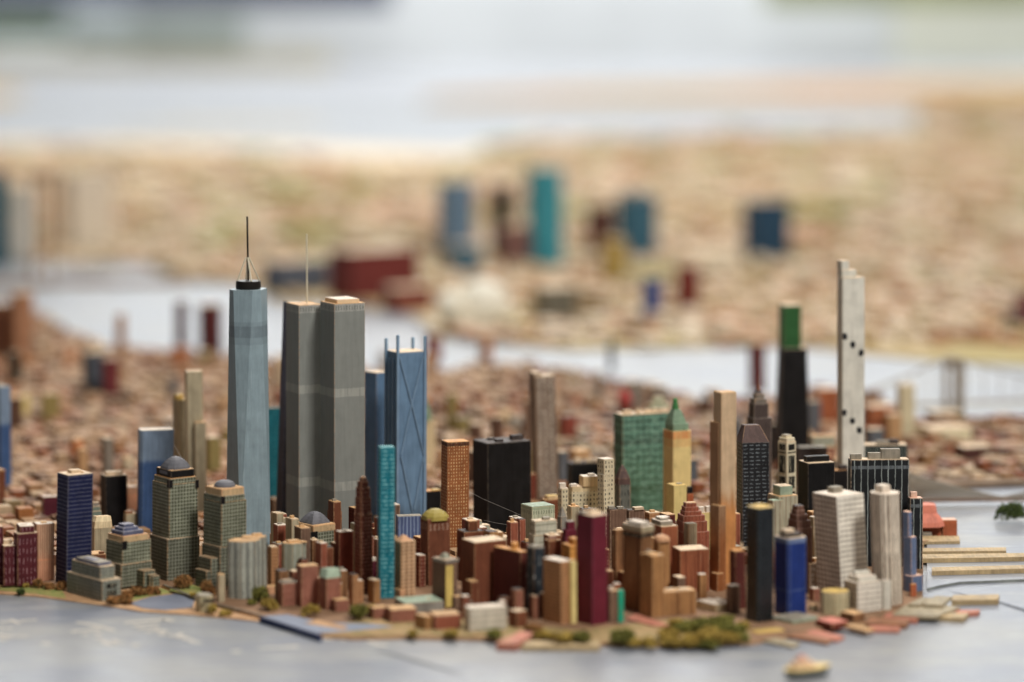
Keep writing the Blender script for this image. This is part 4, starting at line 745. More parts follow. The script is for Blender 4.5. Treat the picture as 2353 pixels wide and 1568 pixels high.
b = B('green_topped_black_tower', 'tall tapered black tower with a bright green cap block', 1150, 1786, 1796, 1853, 802, M_['black_paint'], 'roof_wood', D=2.62, asp=0.9, taper=1.3); b.tier(1786, 1839, 703, M_['green_dark_cyl'], 'roof_wood', c=1797, part='green_cap')
b = B('stair_top_white_tower', 'tallest right hand tower, white with stair stepped top and black spots', 1120, 1923, 1936, 1987, 640, M_['white_plain'], 'roof_wood', D=2.345, asp=0.45, lean=(0.0005, 0))
zz = b.z
b.tier(1923, 1968, 622, c=1935, roof='roof_wood', dy=0.002); b.tier(1923, 1951, 601, c=1934, roof='roof_wood', dy=0.002)
for x, y in ((1941, 774), (1960, 792), (1978, 812), (1940, 948), (1959, 968), (1974, 989)): b.dot(x, y, 7.6, 'dot_black')
b = B('pinkish_rear_block', 'pinkish beige flat topped block behind the black tower and white spotted tower', 1140, 1861, 1868, 1921, 1004, M_['grey_green'], 'roof_tan', D=2.50); b.wing(1886, 1890, 1922, 1030, M_['brick_pink'], -0.01, 'roof_tan')
b = B('dark_low_roof_block', 'dark grey block with rough roof behind the plain black tower', 1180, 1828, 1836, 1900, 1030, M_['roof_dark'], 'roof_grey', D=2.40)
b = B('lined_black_slab', 'wide black slab with white vertical lines and three tan roof boxes', 1320, 1947, 1953, 2088, 1058, M_['white_line'], 'roof_wood', D=2.135, asp=0.35, lean=(0.0, 0))
for l, r, y, v in ((1951, 1978, 1043, 0.3), (1992, 2023, 1040, 0.5), (2021, 2066, 1031, 0.55)): b.box(l, r, y, v, 'roof_grey', dr=0.4)
b = B('lined_black_slab', 'black slab with pale lines rising behind the wide black slab', 1180, 1951, 1957, 2087, 1024, M_['white_line_narrow'], 'roof_wood', D=2.38, asp=0.35); b.box(2014, 2044, 1012, 0.4, 'roof_grey', dr=0.4); b.box(2042, 2066, 1009, 0.5, 'roof_dark', dr=0.5)
b = B('lined_black_tower', 'narrow black tower with white lines and a pink roof by the piers', 1318, 2084, 2090, 2120, 1146, M_['white_line'], P('roof_pink', (226, 186, 164), wear=0), D=2.125, asp=0.8); b.box(2090, 2106, 1130, 0.5, 'roof_pink')
b = B('dark_gap_block', 'dark red block with orange roof in the gap beside the wide black slab', 1200, 1905, 1912, 1950, 1082, M_['black_paint'], 'roof_orange', D=2.32); b.box(1926, 1948, 1069, 0.5, 'roof_dark')
b = B('green_topped_red_block', 'reddish block with grey green upper walls left of the dark brown ziggurat', 1330, 1764, 1790, 1834, 1142, M_['green_top'], 'roof_tan', D=2.085, asp=1.0); b.tier(1776, 1822, 1119, M_['roof_green'], 'roof_wood'); b.wing(1764, 1776, 1800, 1152, M_['green_top'], -0.008, 'roof_green')
b = B('dark_brown_ziggurat', 'dark brown stepped ziggurat beside the white gridded tower', 1340, 1806, 1830, 1866, 1215, M_['brown_tiers'], None, D=2.035); b.tier(1809, 1862, 1198, roof=None); b.tier(1812, 1855, 1184, roof=None); b.tier(1816, 1848, 1173, roof=None); b.tier(1818, 1846, 1164, roof='roof_dark')
b = B('dark_brown_block', 'dark brown block with orange roof against the glossy black tower', 1412, 1677, 1690, 1714, 1268, M_['maroon_hatch'], 'roof_orange', D=1.975); b.box(1702, 1709, 1248, 0.8, 'roof_wood')
b = B('glossy_black_tower', 'tall glossy black tower with a gold roof beside the moss park', 1441, 1711, 1741, 1779, 1170, M_['black_gloss'], 'roof_gold', D=1.929, asp=1.0, ch=0.002); b.loft('roof_mound', [(24, 1164), (14, 1160), (5, 1158)], M_['roof_gold'], px=1744)
b = B('royal_blue_tower', 'royal blue tower with frosty rim and dark roof slabs', 1424, 1777, 1812, 1856, 1240, M_['blue_paint'], 'roof_wood', D=1.952, asp=1.0, ch=0.003); b.box(1790, 1842, 1224, 0.5, 'roof_dark'); b.box(1794, 1826, 1216, 0.55, 'roof_wood')
b = B('grey_sliver_block', 'narrow grey striped block between royal blue and white gridded towers', 1400, 1855, 1860, 1878, 1297, M_['grey_brown_dash'], 'roof_tan', D=2.03)
b = B('white_gridded_tower', 'white tower with brown window grid and grey roof box at right', 1400, 1879, 1935, 1998, 1143, (M_['white_rows'], M_['white_grid']), 'roof_white', D=2.005, asp=0.95, lean=(-0.055, 0.0)); b.box(1914, 1950, 1118, 0.6, 'roof_grey')
b = B('white_rowed_annex', 'low white block with brown window rows and stepped cap in front of gridded tower', 1419, 1938, 1970, 2027, 1342, (M_['white_rows'], M_['white_grid']), 'roof_white', D=1.962, asp=0.8); b.tier(1948, 2014, 1328, M_['white_plain'], 'roof_white', c=1972); b.box(1958, 2000, 1312, 0.6, 'white_plain', dr=0.3)
b = B('white_striped_tower', 'rounded white tower with brown vertical brush stripes at right', 1404, 1996, 2042, 2086, 1139, M_['white_stripe'], 'roof_white', D=1.985, asp=1.0, ch=0.009, lean=(-0.03, 0)); b.box(2018, 2054, 1114, 0.55, 'roof_white', dr=0.9)
b = B('white_low_annex', 'small plain white annex between the two white towers', 1412, 2022, 2030, 2048, 1336, M_['white_plain'], 'roof_white', D=1.972)
b = B('blue_stepped_slab', 'thin blue grey slab stepping down beside the striped white tower', 1372, 2078, 2096, 2121, 1326, M_['blue_grey'], 'roof_pink', D=2.035, asp=0.7); b.wing(2076, 2094, 2107, 1236, M_['blue_grey'], 0.006, 'roof_pink', asp=1.2); b.wing(2074, 2088, 2097, 1178, M_['blue_grey'], 0.010, 'roof_pink', asp=1.4)
b = B('orange_brick_block', 'small orange brick block at the foot of the blue stepped slab', 1378, 2090, 2094, 2107, 1344, M_['brick_orange'], 'roof_orange', D=2.02)
b = B('pale_striped_drum', 'pale eight sided drum with yellow roof in front of the white towers', 1424, 1876, 1902, 1961, 1365, M_['drum_stripe'], 'roof_gold', D=1.952, asp=0.8, ch=0.011)
b = B('beige_cube', 'tiny beige block left of the pale eight sided drum', 1424, 1858, 1864, 1879, 1392, M_['khaki'], 'roof_tan', D=1.968)
# --- left rear
b = B('dark_blue_tower', 'dark blue tower cut by the left edge of the picture', 1200, -20, 2, 27, 890, M_['blue_two'], 'roof_grey', D=2.50, asp=1.2, lean=(-0.01, 0))
b = B('dark_red_tower', 'dark red brown block at the left edge in front of the dark blue tower', 1184, -24, -4, 12, 1082, M_['brown_plain'], 'roof_tan', D=2.38, asp=1.0)
b = B('two_tone_blue_tower', 'blue tower, grey blue above and deep blue below, lint on its roof', 1226, 314, 320, 398, 991, M_['blue_two'], 'roof_white', D=2.285, asp=0.6, ch=0.004)
b = B('tall_beige_slab', 'tall beige slab left of the steel blue spire tower', 1180, 428, 433, 470, 855, M_['khaki'], 'roof_wood', D=2.37, asp=0.8, lean=(-0.012, 0)); b.wing(446, 450, 476, 972, M_['khaki'], -0.006, 'roof_tan')
b = B('yellow_topped_slab', 'khaki slab with yellow rough top beside the tall beige slab', 1170, 398, 411, 434, 920, M_['khaki'], 'roof_gold', D=2.40, asp=1.0, lean=(-0.01, 0)); b.box(402, 424, 906, 0.5, 'roof_gold')
b = B('orange_steeple', 'blurred orange brown steeple behind the black tower', 1150, 275, 288, 314, 1060, M_['wood_tan'], None, D=2.78, asp=1.0); b.loft('steeple_roof', [(20, 1060), (9, 1022), (1, 996)], M_['wood_tan'])
b = B('striped_beige_block', 'beige striped block between black tower and two-tone blue tower', 1220, 291, 295, 318, 1120, M_['peach_stripe'], 'roof_white', D=2.37)
b = B('beige_stack_block', 'small beige stack below the beige striped block', 1240, 284, 290, 316, 1182, M_['khaki'], 'roof_tan', D=2.29); b.box(286, 306, 1174, 0.4, 'brown_plain')
for i, (l, r, y, D, mt, lb) in enumerate(((33, 68, 910, 3.0, 'yellow_plain', 'blurred yellow tower, left one of the pair at far left'), (94, 138, 906, 2.95, 'khaki_dark', 'blurred olive yellow tower, right one of the pair at far left'), (66, 96, 925, 3.08, 'white_green', 'blurred white slab between the two yellow towers'))):
    B('blurred_tower', lb, 1050, l, l+6, r, y, M_[mt], 'roof_wood', D=D)

# --- infill: narrow blocks packed between the named ones
IF = ['brown_plain', 'wood_brown', 'brick_tiers', 'wood_red', 'grey_brown', 'brick_pink', 'wood_tan', 'brown_hatch', 'tan_rows', 'maroon_hatch', 'khaki', 'brick_dash']
IN = ['brown', 'brown grained', 'terracotta', 'reddish grained', 'grey brown', 'pink brick', 'tan grained', 'brown lined', 'tan rowed', 'maroon lined', 'beige', 'red dashed']
rf = random.Random(21); made = 0
for tries in range(4000):
    if made >= 120: break
    px = rf.uniform(600, 1690) if rf.random() < 0.85 else rf.uniform(1690, 2080); by = rf.uniform(1275, 1378) if px < 1690 else rf.uniform(1240, 1330)
    if 970 < px < 1075 or (by > 1330 and 1530 < px < 1690): continue
    wpx = rf.uniform(22, 42); D_ = DB(by); x_ = PX(px, D_); r_ = wpx*0.5*D_/F
    if any((x_-fx)**2+(D_+r_-fy)**2 < (fr*0.70+r_)**2 for fx, fy, fr in FOOT): continue
    hpx = rf.uniform(60, 128) if by < 1365 else rf.uniform(30, 70); i = rf.randrange(len(IF)); made += 1
    b = B('infill_block', 'narrow %s block packed in the gaps between the skyline towers' % IN[i], by, px-wpx/2, px-wpx/2+wpx*rf.uniform(0.3, 0.5), px+wpx/2, by-hpx, M_[IF[i]], rf.choice(['roof_tan', 'roof_wood', 'roof_white', 'roof_dark', 'roof_grey']), group='narrow blocks packed between the towers')
    if rf.random() < 0.6: b.box(px-wpx*0.22, px+wpx*0.15, by-hpx-rf.uniform(7, 11), 0.5, rf.choice(['roof_wood', 'roof_grey', 'roof_tan']))

made = 0
for tries in range(3000):                   # shorter ones between the front rows
    if made >= 40: break
    px = rf.choice([rf.uniform(1050, 1310), rf.uniform(1395, 1700), rf.uniform(1780, 2040), rf.uniform(640, 860)]); by = rf.uniform(1380, 1424) if px < 1700 else rf.uniform(1330, 1400)
    if px < 900: by = rf.uniform(1380, 1394)
    wpx = rf.uniform(18, 34); D_ = DB(by); x_ = PX(px, D_); r_ = wpx*0.5*D_/F
    if any((x_-fx)**2+(D_+r_-fy)**2 < (fr*0.66+r_)**2 for fx, fy, fr in FOOT): continue
    hpx = rf.uniform(26, 70); i = rf.randrange(len(IF)); made += 1
    b = B('infill_block', 'short %s block wedged between the front row buildings' % IN[i], by, px-wpx/2, px-wpx/2+wpx*rf.uniform(0.3, 0.5), px+wpx/2, by-hpx, M_[IF[i]], rf.choice(['roof_tan', 'roof_wood', 'roof_white', 'roof_dark']), group='short blocks wedged between the front rows')

# ------------------------------------------------------------------ far towers, out of focus
def far(name, label, l, r, top, D, col, roof='roof_wood', asp=0.8, tiers=(), c=None, zb=0.004):
    col = tuple(int(v*0.86) for v in col) if sum(col) < 480 else col; l, r = l-3, r+3; m = P('far_%d_%d_%d' % col, col, wear=0.2, mott=0.3)
    b = B(name, label, 0, l, c or l+(r-l)*0.25, r, top, m, roof, D=D, asp=asp, zb=zb)
    for q in tiers: b.tier(*q, m)
    return b
far('blurred_tower', 'pale blue tower, leftmost of the far borough towers', 1008, 1086, 418, 5.1, (122, 150, 180))
far('blurred_tower', 'lower teal blue block at the foot of the pale blue far tower', 1030, 1104, 566, 4.85, (74, 118, 145))
far('blurred_tower', 'dark brown black tower between the pale blue and teal far towers', 1128, 1172, 426, 5.2, (40, 34, 30))
far('blurred_tower', 'reddish grey block in front of the dark far tower', 1150, 1214, 520, 5.0, (150, 110, 104))
far('blurred_tower', 'tall bright teal tower in the middle of the far borough', 1214, 1292, 388, 5.0, (72, 166, 186))
far('blurred_tower', 'dark maroon brown far tower beside the steel blue one', 1352, 1408, 474, 5.25, (98, 54, 48))
far('blurred_tower', 'steel blue broad far tower right of the maroon brown one', 1418, 1508, 452, 5.2, (70, 118, 144), tiers=((1430, 1490, 440),))
far('blurred_tower', 'mustard yellow low far block under the steel blue tower', 1386, 1436, 552, 4.7, (196, 168, 92))
far('blurred_tower', 'navy blue square far tower standing alone at right', 1710, 1812, 462, 5.1, (52, 86, 116), asp=0.6)
far('blurred_block', 'slate grey wide far block left of the red one', 606, 752, 604, 4.45, (104, 112, 128), asp=0.5)
far('blurred_block', 'wide dark red far block behind the twin towers', 758, 958, 580, 4.32, (132, 62, 60), asp=0.5)
far('blurred_block', 'red brown low far block below the wide dark red one', 880, 990, 664, 4.15, (150, 86, 72), asp=0.6)
far('blurred_tower', 'dark red pillar right of the royal blue far tower', 1556, 1604, 612, 4.15, (128, 48, 44))
far('blurred_tower', 'royal blue slim far tower above the right river bank', 1478, 1518, 640, 4.0, (60, 88, 158))
far('blurred_block', 'grey olive far block on the river bank', 1228, 1322, 664, 4.0, (128, 124, 110))
far('blurred_block', 'dark grey low block at the water edge of the far bank', 1240, 1306, 752, 3.80, (96, 94, 94))
far('blurred_block', 'tan far block right of the grey olive one', 1330, 1388, 668, 4.15, (170, 146, 112))
far('blurred_block', 'cream far block left of the royal blue far tower', 1440, 1482, 690, 4.2, (222, 204, 176))
far('blurred_block', 'large white patch of roof right of the dark red pillar', 1560, 1690, 578, 5.0, (228, 218, 200), asp=1.0)
far('blurred_block', 'cream rounded block behind the green topped black tower', 1770, 1840, 650, 4.5, (226, 210, 186))
far('blurred_tower', 'slate blue far tower at the right picture edge', 2312, 2342, 716, 3.9, (108, 120, 138))
far('blurred_tower', 'maroon far tower cut by the right picture edge', 2336, 2380, 672, 3.85, (124, 68, 76))
far('blurred_tower', 'deep teal far tower cut by the left picture edge', -40, 14, 396, 5.0, (42, 104, 124))
far('blurred_tower', 'white far block near the left picture edge', 24, 84, 430, 5.1, (216, 212, 202))
far('blurred_block', 'cream white far block at upper left', 140, 260, 396, 5.4, (226, 216, 202), asp=0.7)
far('blurred_tower', 'left one of two dark maroon slabs on the river edge at left', 405, 426, 694, 3.55, (84, 40, 44))
far('blurred_tower', 'right one of two dark maroon slabs on the river edge at left', 460, 508, 702, 3.55, (96, 44, 46))
far('blurred_tower', 'slender tan chimney tower on the river edge at left', 268, 286, 724, 3.45, (196, 154, 122))
far('blurred_tower', 'peach brown tall slab at the left picture edge', 26, 74, 676, 3.5, (190, 140, 108), tiers=())
far('blurred_tower', 'rust brown tall slab at the left picture edge', -30, 30, 700, 3.55, (124, 82, 62))
far('blurred_block', 'small black block among rust rows at far left', 22, 46, 812, 3.25, (46, 42, 38))
far('blurred_block', 'slate grey block among the rust rows at left', 194, 242, 812, 3.2, (88, 96, 108))
far('blurred_block', 'wine red block beside the slate grey one', 236, 272, 826, 3.15, (128, 60, 64))
far('blurred_tower', 'dark red slim tower left of the green topped black tower', 1724, 1756, 792, 3.2, (112, 46, 44))
far('blurred_tower', 'cream far tower left of the stone bridge tower', 2062, 2100, 886, 2.85, (206, 196, 166))
far('blurred_block', 'rust orange far block left of the cream far tower', 1986, 2054, 936, 2.9, (196, 122, 84))
far('blurred_block', 'rust orange far block right of the green topped black tower', 1866, 1926, 896, 2.95, (188, 110, 74))
far('blurred_block', 'dark maroon far block on the pale shore at right', 2196, 2280, 1030, 2.68, (96, 62, 58))
far('blurred_block', 'olive low hedge like block on the pale shore at right', 2128, 2216, 952, 2.96, (116, 106, 66))
far('blurred_block', 'pale yellow white low block on the right shore', 2110, 2230, 988, 2.8, (222, 214, 180))
# white domed hall on the far bank
b = far('domed_hall', 'white domed hall on the far river bank', 1012, 1186, 716, 3.95, (238, 230, 216), asp=0.8)
b.loft('dome', [(62, 716), (60, 690), (48, 664), (28, 648), (6, 642)], P('far_white', (238, 230, 216), wear=0), n=20, smooth=True, px=1110)
b.loft('side_dome', [(34, 720), (32, 690), (20, 672), (4, 664)], M_['far_white'], n=16, smooth=True, px=1036, dy=-0.04)

# red brick hall with pink barrel roof on its own base by the piers
b = B('barrel_roof_hall', 'terracotta hall with rounded pink roof on a tan base by the piers', 1246, 2098, 2104, 2163, 1205, M_['brick_orange'], None, D=2.27, zb=0.0036, asp=0.8)
b.loft('barrel_roof', [(36, 1206), (34, 1196), (28, 1184), (22, 1176), (20, 1158)], P('pink_roof', (214, 132, 112), wear=0, mott=0.3), ch=0.2, px=2126); b.wing(2160, 2166, 2200, 1196, M_['brick_orange'], 0.0, 'roof_pink', asp=0.8)
b.wing(2112, 2120, 2142, 1226, M_['grey_plain'], -0.016, 'roof_grey', asp=0.8)

# ------------------------------------------------------------------ piers and waterfront slabs
def slab(name, label, pts, z0, z1, mat, cat='pier', group=None):
    p = [gp(x, y, z0) for x, y in pts]
    ar = sum(p[i][0]*p[(i+1) % len(p)][1]-p[(i+1) % len(p)][0]*p[i][1] for i in range(len(p)))
    if ar < 0: p = p[::-1]
    cx = sum(q[0] for q in p)/len(p); cy = sum(q[1] for q in p)/len(p)
    mb = MB(); mb.loft([(p, z0), (p, z1-0.0004), (shrink(p, 0.0005), z1)]); return tag(mb.build(name, mat, None, (cx, cy, 0)), label, cat, group)
slab('pier', 'long tan pier, farthest of the three at right', [(2118, 1276), (2312, 1274), (2312, 1266), (2118, 1268)], 0.0034, 0.0085, M_['pier_tan'])
slab('pier', 'long tan pier, middle of the three at right', [(2116, 1294), (2420, 1289), (2420, 1280), (2116, 1284)], 0.0034, 0.0095, M_['pier_tan'])
slab('pier', 'long tan pier, nearest of the three at right', [(2141, 1323), (2440, 1315), (2440, 1307), (2141, 1314)], 0.0034, 0.0095, M_['pier_tan'])
slab('hall_base', 'tan base slab under the terracotta hall', [(2100, 1252), (2206, 1250), (2204, 1238), (2110, 1238)], 0.0034, 0.0075, M_['pier_tan'], 'base slab')
slab('pier', 'grey tan pier reaching into the water beside the stacked terminal', [(2186, 1392), (2294, 1390), (2296, 1378), (2190, 1380)], 0.0, 0.007, M_['pier_tan'])
t = thing('ferry_terminal', (*gp(2120, 1412), 0), 'flat stacked grey tan terminal slabs at the right tip of the island', 'terminal'); o0 = (*gp(2120, 1412), 0)
def sub(name, pts, z0, z1, mat):
    p = [gp(x, y, z0) for x, y in pts]
    ar = sum(p[i][0]*p[(i+1) % len(p)][1]-p[(i+1) % len(p)][0]*p[i][1] for i in range(len(p)))
    if ar < 0: p = p[::-1]
    mb = MB(); mb.prism(p, p, z0, z1); return mb.build(name, mat, t, o0)
sub('base_slab', [(2050, 1420), (2150, 1424), (2206, 1402), (2130, 1392), (2080, 1398)], ZB, 0.0085, M_['pier_grey']); sub('upper_slab', [(2120, 1396), (2165, 1398), (2188, 1378), (2150, 1376)], 0.0085, 0.0125, M_['pier_grey']); sub('upper_slab', [(2086, 1395), (2112, 1396), (2146, 1380), (2118, 1379)], 0.0085, 0.012, M_['pier_grey'])
slab('boat_slip', 'salmon pink slip jutting right of the terminal', [(2190, 1420), (2248, 1416), (2252, 1410), (2200, 1411)], 0.0, 0.005, M_['pier_pink'], 'slip')
slab('boat_slip', 'pale slip with white edge below the terminal', [(2156, 1428), (2214, 1431), (2226, 1419), (2172, 1418)], 0.0, 0.0055, M_['pier_tan'], 'slip')
slab('boat_slip', 'salmon pink slip below the white rowed annex', [(2030, 1430), (2108, 1434), (2112, 1424), (2038, 1418)], 0.0, 0.006, M_['pier_pink'], 'slip')
slab('boat_slip', 'brown slip below the salmon pink one', [(1988, 1442), (2082, 1446), (2090, 1434), (2000, 1430)], 0.0, 0.006, M_['pier_brown'], 'slip')
slab('boat_slip', 'thin rosy slip lowest of the fan of slips', [(1996, 1454), (2066, 1456), (2070, 1448), (2000, 1444)], 0.0, 0.004, M_['pier_pink'], 'slip')
b = B('waterfront_shed', 'red brown waterfront shed with pink roof near the pale drum', 1462, 1873, 1912, 1950, 1434, M_['brick_red'], P('roof_rose', (206, 128, 112), wear=0), D=1.905, asp=1.2)
b = B('waterfront_shed', 'brown box shed above the red brown shed', 1442, 1930, 1962, 1988, 1413, M_['wood_brown'], 'roof_tan', D=1.93, asp=1.1)
b = B('waterfront_shed', 'low ochre shed right of the red brown shed', 1468, 1938, 1990, 2010, 1450, P('ochre', (190, 140, 86)), 'roof_tan', D=1.895, asp=1.6)
b = B('waterfront_shed', 'grey green wedge shed beside the glossy black tower', 1450, 1772, 1822, 1880, 1428, M_['roof_green'], 'roof_grey', D=1.925, asp=0.6)
b = B('waterfront_shed', 'low ochre shed at the right end of the moss park', 1474, 1722, 1738, 1806, 1456, P('ochre', (190, 140, 86)), 'roof_gold', D=1.892, asp=0.5)
slab('boat_slip', 'grey pink slip right of the low ochre shed', [(1810, 1468), (1900, 1484), (1912, 1476), (1840, 1460)], 0.0, 0.004, M_['pier_brown'], 'slip')
slab('boat_slip', 'pale grey slip under the low ochre shed', [(1752, 1478), (1820, 1492), (1838, 1484), (1780, 1472)], 0.0, 0.0035, M_['pier_grey'], 'slip')
slab('boat_slip', 'thin pink slip left of the red brown shed', [(1850, 1462), (1920, 1478), (1940, 1470), (1868, 1452)], 0.0, 0.004, M_['pier_pink'], 'slip')
slab('pier', 'long low tan pier along the shore at bottom centre', [(1196, 1496), (1378, 1497), (1378, 1485), (1212, 1484)], 0.0, 0.006, M_['pier_tan'])
slab('pier', 'tilted salmon red pier at bottom centre', [(1140, 1494), (1186, 1496), (1232, 1470), (1196, 1466)], 0.0, 0.0085, M_['pier_pink'])
slab('plaza', 'pale pink plaza slab behind the moss park', [(1440, 1424), (1500, 1440), (1540, 1440), (1460, 1412)], ZB+0.0009, ZB+0.0025, M_['pier_pink'], 'plaza')
# low front blocks
for nm, lb, l, c, r, top, base, mt, rf in (
 ('low_front_block', 'small brick block right of the moss clump near the teal tower', 848, 858, 892, 1399, 1424, 'brick_pink', 'roof_tan'),
 ('low_front_block', 'wider brick block right of the teal tower foot', 886, 898, 958, 1403, 1432, 'brick_pink', 'roof_tan'),
 ('low_front_block', 'ochre brown low block in the front row below the hat roofed block', 952, 978, 994, 1418, 1448, 'wood_tan', 'roof_tan'),
 ('low_front_block', 'brown low block with tan sloping roof left of the white long hall', 986, 1000, 1060, 1416, 1448, 'brick_tiers', 'roof_tan'),
 ('low_front_block', 'dark brown cube between white long hall and scuffed black tower', 1168, 1188, 1212, 1407, 1444, 'brown_plain', 'roof_wood'),
 ('low_front_block', 'flat grey green slab behind the front row below the tan pyramid tower', 906, 930, 1020, 1388, 1410, 'grey_plain', 'roof_green'),
 ('low_front_block', 'tiny pink hut by the hat roofed block', 976, 980, 992, 1378, 1400, 'peach_flat', 'roof_tan')):
    B(nm, lb, base, l, c, r, top, M_[mt], rf, asp=0.8)
b = B('white_long_hall', 'long low white hall with grey green floor bands in the front row', 1452, 1066, 1078, 1165, 1400, M_['white_long'], 'roof_white', asp=0.45)

# ------------------------------------------------------------------ boat
D = ND(1.775); t = thing('ferry_boat', (PX(1855, D), D, 0), 'small cream and pink toy boat floating at the bottom right', 'boat'); og = (PX(1855, D), D, 0)
th = radians(28); ex = (cos(th), sin(th)); ey = (-sin(th), cos(th)); L = 0.064; W = 0.023
def plan(k, w, n=9):
    up = []
    for i in range(n):
        u = i/(n-1); x = (u-0.5)*L*k; wd = W/2*w*(min(1, (u*4)**0.5) if u < 0.25 else 1.0)*(1 if u < 0.55 else max(0.03, 1-((u-0.55)/0.45)**2)); up.append((x, wd))
    pts = [(x, -wd) for x, wd in up]+[(x, wd) for x, wd in reversed(up)]
    return [(og[0]+ex[0]*x+ey[0]*y, og[1]+ex[1]*x+ey[1]*y) for x, y in pts]
mb = MB(); mb.loft([(plan(0.86, 0.6), 0.0005), (plan(0.95, 0.9), 0.006), (plan(1.0, 1.0), 0.0105)]); mb.build('hull', P('hull_grey', (128, 130, 122), wear=0, mott=0.3), t, og)
mb = MB(); mb.loft([(plan(1.0, 1.02), 0.0105), (plan(1.01, 1.04), 0.0125)]); mb.build('gunwale', P('boat_cream', (240, 206, 138), wear=0, mott=0.3), t, og)
def bx(name, x0, x1, w0, z0, z1, mat, k=0.9):
    p = [(og[0]+ex[0]*x+ey[0]*y, og[1]+ex[1]*x+ey[1]*y) for x, y in ((x0, -w0), (x1, -w0), (x1, w0), (x0, w0))]; mb = MB(); mb.loft([(p, z0), (shrink(p, 0.001), z1)]); mb.build(name, mat, t, og)
bx('cabin', -0.022, 0.008, 0.0062, 0.0125, 0.0175, P('boat_cabin', (222, 190, 160), wear=0.2, mott=0.4)); bx('upper_deck', -0.017, 0.002, 0.0048, 0.0175, 0.022, M_['boat_cabin']); bx('wheelhouse', -0.012, -0.004, 0.0034, 0.022, 0.026, P('boat_pink', (214, 150, 134), wear=0))

# ------------------------------------------------------------------ moss bushes
def bush_mesh(w, h, n, seed, leaf):
    r = random.Random(seed); V = []; Fc = []
    lumps = [(r.uniform(-.32, .32)*w, r.uniform(-.28, .28)*w, r.uniform(.25, .62)*h, r.uniform(.22, .36)) for _ in range(7)]
    for _ in range(n):
        lx, ly, lz, lr = r.choice(lumps)
        q = r.uniform(0, 2*pi); e = math.asin(r.uniform(-0.6, 1)); k = r.uniform(0.55, 1.1)
        x = lx+cos(q)*cos(e)*lr*w*k; y = ly+sin(q)*cos(e)*lr*w*k; z = max(0.0003, lz+sin(e)*lr*h*1.15*k)
        s = leaf*r.uniform(0.6, 1.5); i = len(V)
        for _k in range(3): V.append((x+r.uniform(-s, s), y+r.uniform(-s, s), max(0.0002, z+r.uniform(-s, s))))
        Fc.append((i, i+1, i+2))
    me = bpy.data.meshes.new('bush'); me.from_pydata(V, [], Fc); return me
MOSS = {'brown': simple('moss_brown', (176, 126, 78), 0.9, 0.4, 160, (104, 82, 48)), 'olive': simple('moss_olive', (196, 168, 86), 0.9, 0.4, 150, (124, 106, 52)), 'green': simple('moss_green', (150, 144, 72), 0.9, 0.4, 150, (84, 88, 44)), 'dark': simple('moss_dark', (92, 106, 58), 0.9, 0.4, 150, (58, 72, 40))}
bn = [0]
def bush(px, py, wpx, hpx, col, label, group=None, z=ZB):
    D = DB(py, z); bn[0] += 1; w_ = wpx*D/F; h_ = hpx*D/F
    me = bush_mesh(w_, h_, int(420+26*wpx), 100+bn[0], 0.0013+0.00002*wpx); me.materials.append(MOSS[col])
    o = bpy.data.objects.new('moss_bush', me); COL.objects.link(o); o.location = (PX(px, D), D, z); o.rotation_euler[2] = random.uniform(0, 6)
    tag(o, label, 'bush', group)
bush(48, 1367, 18, 14, 'dark', 'small dark green bush at the shore at far left', z=0.0016)
bush(57, 1351, 13, 11, 'olive', 'small olive bush behind the dark green one at far left', z=0.0016)
bush(88, 1352, 22, 23, 'brown', 'upright brown green bush at the foot of the maroon block', z=0.0016)
bush(114, 1354, 26, 15, 'brown', 'low grey brown bush left of the navy tower foot', z=0.0016)
bush(141, 1357, 24, 20, 'brown', 'brown bush in front of the navy tower corner', z=0.0016)
for i, (x, y, ww, hh, lb) in enumerate(((262, 1388, 30, 18, 'brown bush at the right corner of the small gridded building'), (291, 1388, 26, 12, 'low reddish bush on the tan path'), (294, 1374, 26, 17, 'brown bush second from left in the hedge row'), (318, 1369, 34, 22, 'largest brown bush of the hedge row'), (345, 1367, 24, 18, 'brown bush near the right end of the hedge row'), (361, 1366, 18, 20, 'brown bush at the right end of the hedge row by the cove'), (277, 1380, 18, 12, 'small bush low in the hedge row'))):
    bush(x, y, ww, hh, 'brown', lb, 'hedge row by the cove', z=0.002)
bush(424, 1352, 44, 32, 'brown', 'round rust brown bush between the two tall gridded towers')
bush(482, 1372, 34, 36, 'brown', 'tall rust brown bush left of the striped eight sided tower')
bush(446, 1372, 16, 9, 'olive', 'tiny olive tuft by the low grey wall')
bush(489, 1412, 22, 26, 'olive', 'olive bush at the right side of the round drum', z=0.0016)
bush(519, 1414, 28, 12, 'olive', 'low olive bush on the tan shore right of the round drum', z=0.0016)
bush(596, 1382, 36, 34, 'green', 'dark green bush right of the striped eight sided tower')
bush(617, 1402, 40, 28, 'olive', 'olive bush left of the pinkish brick pair')
bush(580, 1390, 18, 12, 'green', 'small green tuft at the foot of the striped eight sided tower')
bush(714, 1416, 36, 28, 'olive', 'olive bush in front of the pinkish brick pair')
bush(826, 1424, 44, 42, 'green', 'tall green moss clump left of the teal tower foot')
bush(846, 1414, 36, 30, 'olive', 'olive moss clump right behind the tall green one')
bush(948, 1462, 24, 14, 'olive', 'small olive tuft below the ochre brown low block')
bush(1036, 1464, 34, 18, 'olive', 'olive tuft left of the white long hall')
bush(1136, 1468, 42, 24, 'green', 'dark bush in front of the white long hall')
bush(1224, 1452, 40, 18, 'brown', 'dry brown bush below the scuffed black tower')
bush(1250, 1470, 40, 22, 'olive', 'olive bush left below the rowed tan tower')
bush(1290, 1478, 50, 28, 'olive', 'olive bush below the rowed tan tower')
bush(1338, 1478, 42, 28, 'green', 'dark olive bush below the plum tower')
